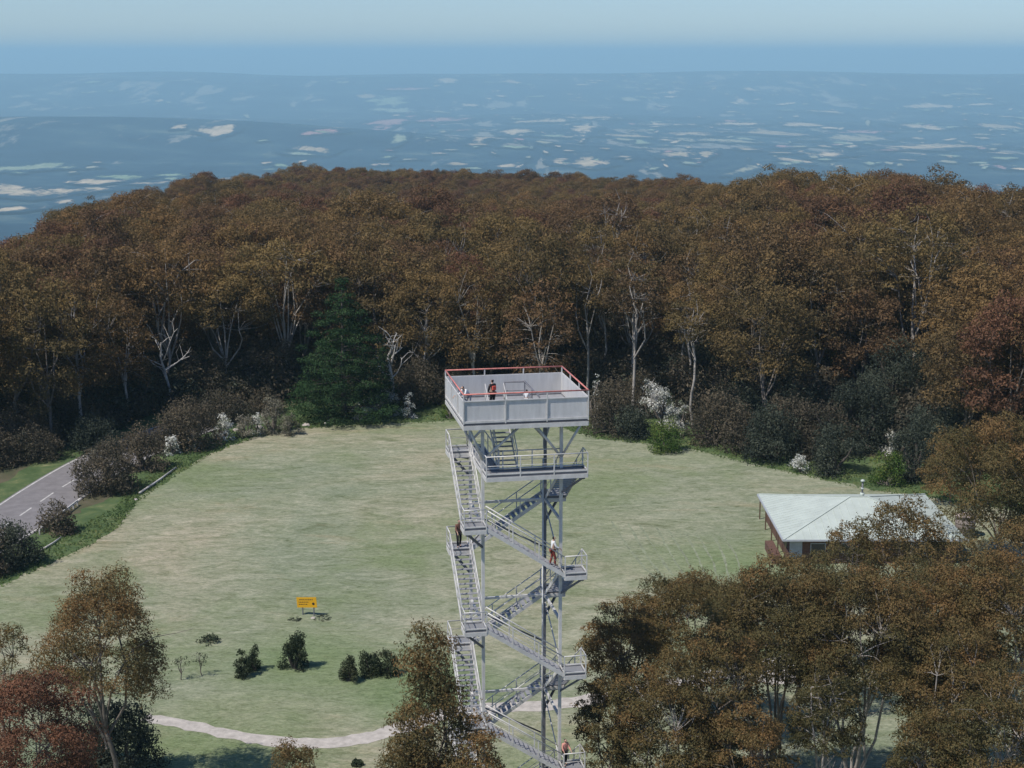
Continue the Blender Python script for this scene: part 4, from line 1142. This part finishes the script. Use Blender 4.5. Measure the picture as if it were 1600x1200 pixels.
    M['tank'] = plain('grey_tank', (0.20, 0.17, 0.15), .8, 0, .2); M['tank_lid'] = plain('pinkish_tank_lid', (0.50, 0.40, 0.36), .7)
    b = MB(); b.tube([(0, 0, 0), (0, 0, 2.2)], 1.0, 24); 
    for z in (.5, 1.0, 1.5, 2.0): b.tube([(0, 0, z - .04), (0, 0, z + .04)], 1.03, 24)
    b.build('tank_wall', M['tank'], tt)
    b = MB(); b.tube([(0, 0, 2.21), (0, 0, 2.3), (0, 0, 2.5)], [1.1, 1.08, .15], 24); b.build('lid', M['tank_lid'], tt)
    tag(tt, 'round water tank with pinkish lid beside the right end of the house', 'water tank')
house()
print('house done')

# ------------------------------------------------------------------ lookout tower
YAW = math.atan2(469, FPX / cp)
cu, su = math.cos(YAW), math.sin(YAW)
DECK_PXL, DECK_PXR = 724.5, 919.0
best = None                                      # distance at which 7 m spans the deck's front edge
for D in np.arange(70, 120, .05):
    rl = ray(DECK_PXL, 664); rl = rl * (D / rl.y); a = Vector((0, 0, CZ)) + rl
    px, _ = project(a.x + 7 * cu, a.y + 7 * su, a.z)
    if best is None or abs(px - DECK_PXR) < best[0]: best = (abs(px - DECK_PXR), a.copy())
TO = best[1]; Z0 = TO.z                            # front left corner of the deck floor
DZ = 2.99
print('tower origin', TO, Z0 / DZ)
base = Vector((TO.x, TO.y, 0))
tower = empty('lookout_tower', base, YAW)
tag(tower, 'tall galvanised steel lookout tower with wrap-around stairs and square viewing deck', 'tower')
def zL(k): return Z0 - DZ * k
def tw(u, v, z): return Vector((base.x + u * cu - v * su, base.y + u * su + v * cu, z))
def gmat():
    m, n, l, p = new_mat('open_grating')
    p.inputs['Base Color'].default_value = (.36, .365, .375, 1); p.inputs['Roughness'].default_value = .55; p.inputs['Metallic'].default_value = .3
    p.inputs['Alpha'].default_value = .72
    return m
M['grating'] = gmat()
def pmat():
    m, n, l, p = new_mat('perforated_steel_panel')
    tc = n.new('ShaderNodeTexCoord').outputs['Object']
    z = noise(n, l, mapping(n, l, tc, (3, 3, .5)), .9, 7, .7); r = ramp(n, [(.3, (.58, .57, .55)), (.7, (.76, .75, .725))]); l.new(z.outputs['Fac'], r.inputs[0]); l.new(r.outputs[0], p.inputs['Base Color'])
    p.inputs['Roughness'].default_value = .6; p.inputs['Metallic'].default_value = .15; p.inputs['Alpha'].default_value = .72
    return m
M['panel'] = pmat()
LO, HI = 1.25, 5.75
NL = int(Z0 // DZ)
for (u, v) in ((LO, LO), (HI, LO), (LO, HI), (HI, HI)):
    b = MB(); b.box(u - .085, v - .085, -.2, u + .085, v + .085, Z0 - .36); b.box(u - .3, v - .3, -.1, u + .3, v + .3, .12); b.build('column', M['dark_steel' if (u, v) == (HI, HI) else 'steel'], tower)  # back right column is coloured darker to paint its shade
def member(name, a, b_, r=.055, mat='steel', sq=False):
    b = MB()
    if sq: b.bar(a, b_, r * 2, r * 2)
    else: b.tube([a, b_], r, 8)
    return b.build(name, M[mat], tower)
for k in range(1, NL + 1):
    z = zL(k) - .12
    if k % 2 == 0:
        member('ring_beam', (LO, LO, z), (LO, HI, z), .07, 'steel', True); member('ring_beam', (LO, HI, z), (HI, HI, z), .07, 'steel', True)
        member('ring_beam', (HI, LO, z), (HI, HI, z), .07, 'steel', True); 
        if k + 2 <= NL + 1:
            z2 = max(z - 2 * DZ, .2)
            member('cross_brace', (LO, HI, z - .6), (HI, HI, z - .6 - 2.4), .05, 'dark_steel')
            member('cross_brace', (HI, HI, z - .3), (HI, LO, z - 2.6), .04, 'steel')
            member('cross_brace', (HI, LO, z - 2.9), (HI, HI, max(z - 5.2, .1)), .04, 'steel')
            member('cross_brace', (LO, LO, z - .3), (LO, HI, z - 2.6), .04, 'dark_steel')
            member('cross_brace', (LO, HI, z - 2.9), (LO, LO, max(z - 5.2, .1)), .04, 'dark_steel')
    # knee braces that carry the corner landings
    corners = {0: [((LO, LO), (.15, .15)), ((HI, HI), (6.85, 6.85))], 1: [((HI, LO), (6.85, .15)), ((LO, HI), (.15, 6.85))]}[k % 2]
    for (c, e) in corners:
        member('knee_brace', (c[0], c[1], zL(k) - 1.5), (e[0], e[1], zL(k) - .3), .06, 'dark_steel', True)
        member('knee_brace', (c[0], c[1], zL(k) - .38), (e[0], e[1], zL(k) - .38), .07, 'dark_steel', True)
def fascia(b, b2, a, e, z, out, toe=True):
    """edge channel: light lower flange and web proud, dark recessed slot above, light toe plate"""
    o = Vector(out); a = Vector((*a, 0)); e = Vector((*e, 0))
    def q(p, dz, d=0): return Vector((p.x, p.y, z + dz)) + o * d
    b.bar(q(a, -.20), q(e, -.20), .08, .24); b.bar(q(a, .10), q(e, .10), .05, .07)
    b2.bar(q(a, -.02, -.02), q(e, -.02, -.02), .04, .13)
def railing(name, pts, parent, h=1.1, posts=None, mid=True, mat='steel', gap=1.9):
    b = MB()
    P = [Vector(p) for p in pts]
    b.tube([p + Vector((0, 0, h)) for p in P], .034, 8)
    if mid:
        b.tube([p + Vector((0, 0, h * .52)) for p in P], .016, 6)
    for i in range(len(P) - 1):
        L = (P[i+1] - P[i]).length; n = max(1, round(L / gap))
        for k in range(n + 1):
            if k == 0 and i: continue
            q = P[i].lerp(P[i+1], k / n); b.bar(q + Vector((0, 0, -.1)), q + Vector((0, 0, h)), .06, .06)
    return b.build(name, M[mat], parent)
def landing(u0, v0, u1, v1, k, sides, rails=True):
    z = zL(k); b = MB(); b.box(u0 + .04, v0 + .04, z - .04, u1 - .04, v1 - .04, z)
    L = b.build('landing', M['grating'], tower)
    b = MB(); b2 = MB(); E = {'f': ((u0, v0), (u1, v0), (0, -1, 0)), 'b': ((u0, v1), (u1, v1), (0, 1, 0)), 'l': ((u0, v0), (u0, v1), (-1, 0, 0)), 'r': ((u1, v0), (u1, v1), (1, 0, 0))}
    for s in 'fblr':
        fascia(b, b2, E[s][0], E[s][1], z, E[s][2])
    b.build('edge_channel', M['steel'], L); b2.build('slot', M['dark_steel'], L)  # slot's dark colour paints the shadow in the gap
    b = MB()
    for t in np.linspace(.2, .8, 3): b.bar((u0 + (u1-u0)*t, v0, z - .12), (u0 + (u1-u0)*t, v1, z - .12), .05, .12)
    b.build('joist', M['dark_steel'], L)
    if rails:
        for path in sides: railing('railing', [(u, v, z) for (u, v) in path], L)
    return L
def flight(a, e, wdir, width, parent=None, n=15):
    """a top point, e bottom point of the OUTER stringer; wdir points to the inner stringer"""
    a, e, wd = Vector(a), Vector(e), Vector(wdir); d = e - a
    b = MB()
    for o in (0, width): b.bar(a + wd * o + Vector((0, 0, -.06)), e + wd * o + Vector((0, 0, -.05)), .045, .21)
    F = b.build('stair_flight', M['steel'], tower)
    b = MB(); hd = Vector((d.x, d.y, 0)).normalized()
    for i in range(1, n):
        p = a + d * (i / n)
        b.add([p + wd * .03 - hd * .13, p + wd * (width - .03) - hd * .13, p + wd * (width - .03) + hd * .13, p + wd * .03 + hd * .13,
               p + wd * .03 - hd * .13 - Vector((0,0,.035)), p + wd * (width - .03) - hd * .13 - Vector((0,0,.035)), p + wd * (width - .03) + hd * .13 - Vector((0,0,.035)), p + wd * .03 + hd * .13 - Vector((0,0,.035))],
              [(0,1,2,3),(4,7,6,5),(0,4,5,1),(1,5,6,2),(2,6,7,3),(3,7,4,0)])
    b.build('treads', M['grating2'], F)
    for o in (0, width):
        railing('handrail', [a + wd * o, e + wd * o], F, 1.05, gap=1.75)
    return F
M['grating2'] = plain('tread_steel', (0.30, 0.30, 0.31), .6, .2, .15, 3)
W = 1.2
for k in range(1, NL + 1):
    if k % 2 == 0:
        landing(0, 0, LO, LO, k, [[(0, LO), (0, 0), (LO, 0)]])                 # front left
        landing(HI, HI, 7, 7, k, [[(7, HI), (7, 7), (HI, 7)]])                 # back right
        if k + 1 <= NL:
            flight((LO, .02, zL(k)), (HI, .02, zL(k + 1)), (0, 1, 0), W)        # front, down to the right
            flight((HI, 6.98, zL(k)), (LO, 6.98, zL(k + 1)), (0, -1, 0), W)     # back, down to the left
    else:
        if k > 1: landing(HI, 0, 7, LO, k, [[(HI, 0), (7, 0), (7, LO)]])       # front right
        landing(0, HI, LO, 7, k, [[(LO, 7), (0, 7), (0, HI)]])                 # back left
        if k + 1 <= NL:
            flight((6.98, LO, zL(k)), (6.98, HI, zL(k + 1)), (-1, 0, 0), W)     # right side, down to the back
            flight((.02, HI, zL(k)), (.02, LO, zL(k + 1)), (1, 0, 0), W)        # left side, down to the front
# level 1: front walkway, link to the back left landing
landing(LO, 0, 7, LO, 1, [[(LO, LO + 4.2), (LO, 0), (7, 0), (7, LO)], [(HI, LO), (2.4, LO)]])
landing(LO, LO + .05, 2.2, 7, 1, [[(2.2, LO + .1), (2.2, 7), (LO, 7)]])
# stair from level 1 up to the deck
flight((2.15, 5.7, zL(0)), (2.15, LO + .1, zL(1)), (1, 0, 0), 1.1)
# deck
dk = MB()
for (u0, v0, u1, v1) in ((0, 0, 2.1, 7), (3.3, 0, 7, 7), (2.1, 0, 3.3, 3.0), (2.1, 5.75, 3.3, 7)): dk.box(u0, v0, Z0 - .05, u1, v1, Z0)
deck = dk.build('deck', M['grating2'], tower)
b = MB(); b2 = MB()
for a, e, o in (((0, 0), (7, 0), (0, -1, 0)), ((0, 7), (7, 7), (0, 1, 0)), ((0, 0), (0, 7), (-1, 0, 0)), ((7, 0), (7, 7), (1, 0, 0))): fascia(b, b2, a, e, Z0, o)
b.build('edge_channel', M['steel'], deck); b2.build('slot', M['dark_steel'], deck)  # deck slot also has its shadow put in as dark colour
b = MB()
for t in np.arange(.6, 7, .72): b.bar((t, .05, Z0 - .16), (t, 6.95, Z0 - .16), .06, .18)
for v in (LO, HI): b.bar((.05, v, Z0 - .32), (6.95, v, Z0 - .32), .12, .14)
b.build('joist', M['dark_steel'], deck)
PH, RH = 1.30, 1.66
for (a, e, o) in (((0, 0), (7, 0), (0, 1)), ((7, 0), (7, 7), (-1, 0)), ((7, 7), (0, 7), (0, -1)), ((0, 7), (0, 0), (1, 0))):
    A = Vector((*a, 0)); E = Vector((*e, 0)); inn = Vector((*o, 0)) * .05
    b = MB(); b.bar(A + inn + Vector((0, 0, Z0 + .16 + (PH - .16) / 2)), E + inn + Vector((0, 0, Z0 + .16 + (PH - .16) / 2)), .012, PH - .18)
    pn = b.build('balustrade_panel', M['panel'], tower)
    b = MB(); b.bar(A + Vector((0, 0, Z0 + PH)), E + Vector((0, 0, Z0 + PH)), .06, .05); b.bar(A + Vector((0, 0, Z0 + .16)), E + Vector((0, 0, Z0 + .16)), .05, .05)
    b.build('panel_frame', M['steel'], pn)
    for k in range(3 if True else 4):
        q = A.lerp(E, k / 3); b = MB(); b.bar(q + Vector((0, 0, Z0 + .0)), q + Vector((0, 0, Z0 + RH)), .065, .065); b.build('post', M['steel'], pn)
    b = MB(); b.tube([A + Vector((0, 0, Z0 + RH + .03)), E + Vector((0, 0, Z0 + RH + .03))], .042, 8); b.build('top_rail', M['red_rail'], pn)
# guard round the stair opening on the deck
b = MB(); gz = Z0 + 1.12
b.tube([(3.3, 5.7, Z0), (3.3, 5.7, gz), (4.5, 5.7, gz), (4.5, 1.3, gz), (4.5, 1.3, Z0)], .05, 8); b.tube([(3.3, 5.7, Z0 + .6), (4.5, 5.7, Z0 + .6), (4.5, 1.3, Z0 + .6)], .03, 6)
for v in (5.7, 3.5): b.bar((4.5, v, Z0), (4.5, v, gz), .06, .06)
b.build('stairwell_guard', M['dark_steel'], tower)
for (u, v, uu, vv) in ((LO, LO, .4, .3), (HI, LO, 6.6, .3), (LO, LO, 3.2, .6), (HI, LO, 4.2, .6), (LO, HI, .4, 6.6), (HI, HI, 6.6, 6.6), (LO, HI, 3.2, HI), (HI, HI, 4.0, HI)):
    member('deck_brace', (u, v, zL(1) + .6), (uu, vv, Z0 - .4), .075, 'steel')
b = MB(); b.box(HI - .1, HI + .11, zL(1), HI + .1, HI + .2, Z0 - .4); b.build('cable_riser', M['steel'], tower)
b = MB(); b.tube([(5.15, 3.4, .1), (5.15, 3.4, zL(1))], .05, 8); b.build('drain_pipe', M['steel'], tower)
print('tower done')

# ------------------------------------------------------------------ people
M['skin'] = plain('skin', (0.46, 0.29, 0.21), .6, 0, .05); M['hair'] = plain('black_hair', (0.012, 0.011, 0.010), .5)
def cloth(name, c): return plain(name, c, .85, 0, .08, 8)
def skinned(name, verts, edges, radii, mat, parent, sub=1):
    me = bpy.data.meshes.new(name); me.from_pydata(verts, edges, []); o = link_mesh(name, me, parent); me.materials.append(mat)
    sk = o.modifiers.new('skin', 'SKIN'); sk.use_smooth_shade = True
    if not me.skin_vertices: me.attributes.new  # layer is made by the modifier below
    try:
        lay = me.skin_vertices[0].data
    except Exception:
        bm_ = None; import bmesh
        bm_ = bmesh.new(); bm_.from_mesh(me); bm_.verts.layers.skin.verify(); bm_.to_mesh(me); bm_.free(); lay = me.skin_vertices[0].data
    for i, r in enumerate(radii):
        lay[i].radius = r if hasattr(r, '__len__') else (r, r)
        lay[i].use_root = (i == 0)
    s = o.modifiers.new('sub', 'SUBSURF'); s.levels = sub; s.render_levels = sub
    return o
def person(loc, rz, label, top, bottom, H=1.68, lean=0.0, stride=.12, arms=(.25, .25), bend=0.0, crouch=0.0, pack=None, group='visitors on the tower'):
    """standing height H; lean bends the trunk forward (towards local -Y); arms: forward reach of left and right hand"""
    t = empty('person', loc, rz, H / 1.7); t['label'] = label; t['category'] = 'person'; t['group'] = group
    hipz = .92 - crouch * .45; hx = .10
    hip = Vector((0, 0, hipz))
    def tr(p):                                         # rotate about the hips by the lean
        q = Vector(p) - hip; c, s = math.cos(lean), math.sin(lean)
        return tuple(hip + Vector((q.x, q.y * c - q.z * s, q.y * s + q.z * c)))
    dz = hipz - .92
    J = [tr((0, 0, .95 + dz)), tr((0, 0, 1.16 + dz)), tr((0, 0, 1.36 + dz)), tr((0, 0, 1.46 + dz)), tr((0, -.01, 1.53 + dz)), tr((0, -.03, 1.60 + dz)), tr((0, -.01, 1.68 + dz))]
    v = list(J); e = [(0,1),(1,2),(2,3),(3,4),(4,5),(5,6)]; r = [(.14,.11),(.125,.10),(.15,.105),(.06,.06),(.055,.055),(.085,.10),(.07,.075)]
    hands = []
    for s, reach in ((-1, arms[0]), (1, arms[1])):
        sh = tr((s * .17, 0, 1.40 + dz)); el = Vector(sh) + Vector((s * .06, -reach * .35, -.26)); wr = el + Vector((-s * .02, -reach * .8 - .02, -.24 + reach * .35)); hd = wr + Vector((0, -.02 - reach * .1, -.07))
        b0 = len(v); v += [sh, tuple(el), tuple(wr), tuple(hd)]; e += [(2, b0), (b0, b0+1), (b0+1, b0+2), (b0+2, b0+3)]; r += [.055, .043, .03, (.035, .02)]
        for f in range(4):
            q = hd + Vector(((f - 1.5) * .018, -.02, -.075 + abs(f - 1.2) * .01)); v.append(tuple(q)); e.append((b0+3, len(v)-1)); r.append(.009)
        q = hd + Vector((-s * .045, -.02, -.02)); v.append(tuple(q)); e.append((b0+3, len(v)-1)); r.append(.010)
        hands.append((sh, tuple(el), tuple(wr)))
    legs = []
    for s in (-1, 1):
        st = s * stride; hp = (s * hx, 0, .90 + dz); kn = (s * (hx + .01), -.06 + st * .5 - crouch * .35, .50 + dz * .4); an = (s * (hx + .01), st, .09); toe = (s * (hx + .03), st - .16, .03)
        b0 = len(v); v += [hp, kn, an, toe]; e += [(0, b0), (b0, b0+1), (b0+1, b0+2), (b0+2, b0+3)]; r += [.088, .06, .04, (.04, .025)]; legs.append((hp, kn, an, toe))
    skinned('body', v, e, r, M['skin'], t)
    # face
    hc = Vector(J[5]); b = MB()
    for s in (-1, 1):
        for (dx, dy, dzz, rr) in ((s * .032, -.092, .02, .012), (s * .088, 0, .0, .022)):
            c = hc + Vector((dx, dy, dzz)); b.tube([c + Vector((0, 0, -rr)), c, c + Vector((0, 0, rr))], [rr * .4, rr, rr * .4], 6)
    b.tube([hc + Vector((0, -.095, .02)), hc + Vector((0, -.115, -.02))], [.01, .016], 6); b.tube([hc + Vector((-.025, -.092, -.05)), hc + Vector((.025, -.092, -.05))], .008, 6)
    b.build('face', M['skin'], t)
    # shirt with sleeves
    tv = [tr((0, 0, .93 + dz)), J[1], J[2], tr((0, 0, 1.45 + dz))]; te = [(0,1),(1,2),(2,3)]; trr = [(.158,.13),(.145,.12),(.168,.125),(.075,.075)]
    for (sh, el, wr) in hands:
        b0 = len(tv); tv += [sh, el, tuple(Vector(el).lerp(Vector(wr), .7))]; te += [(2, b0), (b0, b0+1), (b0+1, b0+2)]; trr += [.07, .058, .05]
    skinned('shirt', tv, te, trr, top, t)
    pv_ = [(0, 0, .95 + dz)]; pe = []; pr = [(.155, .125)]
    for (hp, kn, an, toe) in legs:
        b0 = len(pv_); pv_ += [hp, kn, an]; pe += [(0, b0), (b0, b0+1), (b0+1, b0+2)]; pr += [.105, .078, .06]
    skinned('trousers', pv_, pe, pr, bottom, t)
    for (hp, kn, an, toe) in legs:
        skinned('shoe', [(an[0], an[1] + .04, .05), (toe[0], toe[1] - .02, .035)], [(0, 1)], [(.05, .045), (.045, .03)], M['hair'], t)
    hv = [tuple(hc + Vector((0, .03, .09))), tuple(hc + Vector((0, .06, .02))), tuple(hc + Vector((0, .06, -.07)))]
    skinned('hair', hv, [(0, 1), (1, 2)], [(.09, .085), (.09, .07), (.06, .045)], M['hair'], t)
    if pack:
        c = Vector(tr((0, .17, 1.22 + dz))); b = MB(); b.bar(c + Vector((0, 0, -.1)), c + Vector((0, 0, .12)), .2, .14, (0, 1, 0)); b.build('backpack', pack, t)
    return t
white = cloth('white_cloth', (.72, .72, .70)); black = cloth('black_cloth', (.015, .015, .017)); red = cloth('red_cloth', (.55, .09, .06)); brown = cloth('brown_cloth', (.16, .08, .06)); pinkc = cloth('pink_cloth', (.62, .28, .22)); grey = cloth('pale_grey_cloth', (.45, .44, .43)); maroon = cloth('maroon_cloth', (.22, .045, .035))
person(tw(.85, 3.6, Z0), YAW + R_(-60), 'person in a white top bending by the left railing of the deck', white, grey, 1.66, .75, .1, (.5, .4))
person(tw(2.25, 3.7, Z0), YAW + R_(200), 'person in black with a small red pack standing on the deck', black, black, 1.72, .05, .06, (.5, .1), pack=red)
person(tw(4.1, 3.1, Z0), YAW + R_(150), 'small child in white standing beside the stairwell guard on the deck', white, grey, 1.2, .1, .08, (.2, .2))
person(tw(.62, 6.3, zL(3)), YAW + R_(10), 'person in dark brown top standing on the upper left rear landing of the stairs', brown, black, 1.74, .12, .14, (.3, .2))
person(tw(5.15, .65, zL(3) + .40), YAW + R_(95), 'person in a white top stepping down onto the upper right landing', white, maroon, 1.72, .1, .12, (.3, .2))
person(tw(6.0, .85, zL(7)), YAW + R_(20), 'person in a pink top on the lowest visible right landing', pinkc, black, 1.66, .05, .1, (.2, .3))
person(tw(.75, 6.3, zL(7)), YAW + R_(0), 'person in black seen through leaves on the lower left stairs', black, black, 1.72, .1, .14, (.3, .3))
print('all done')
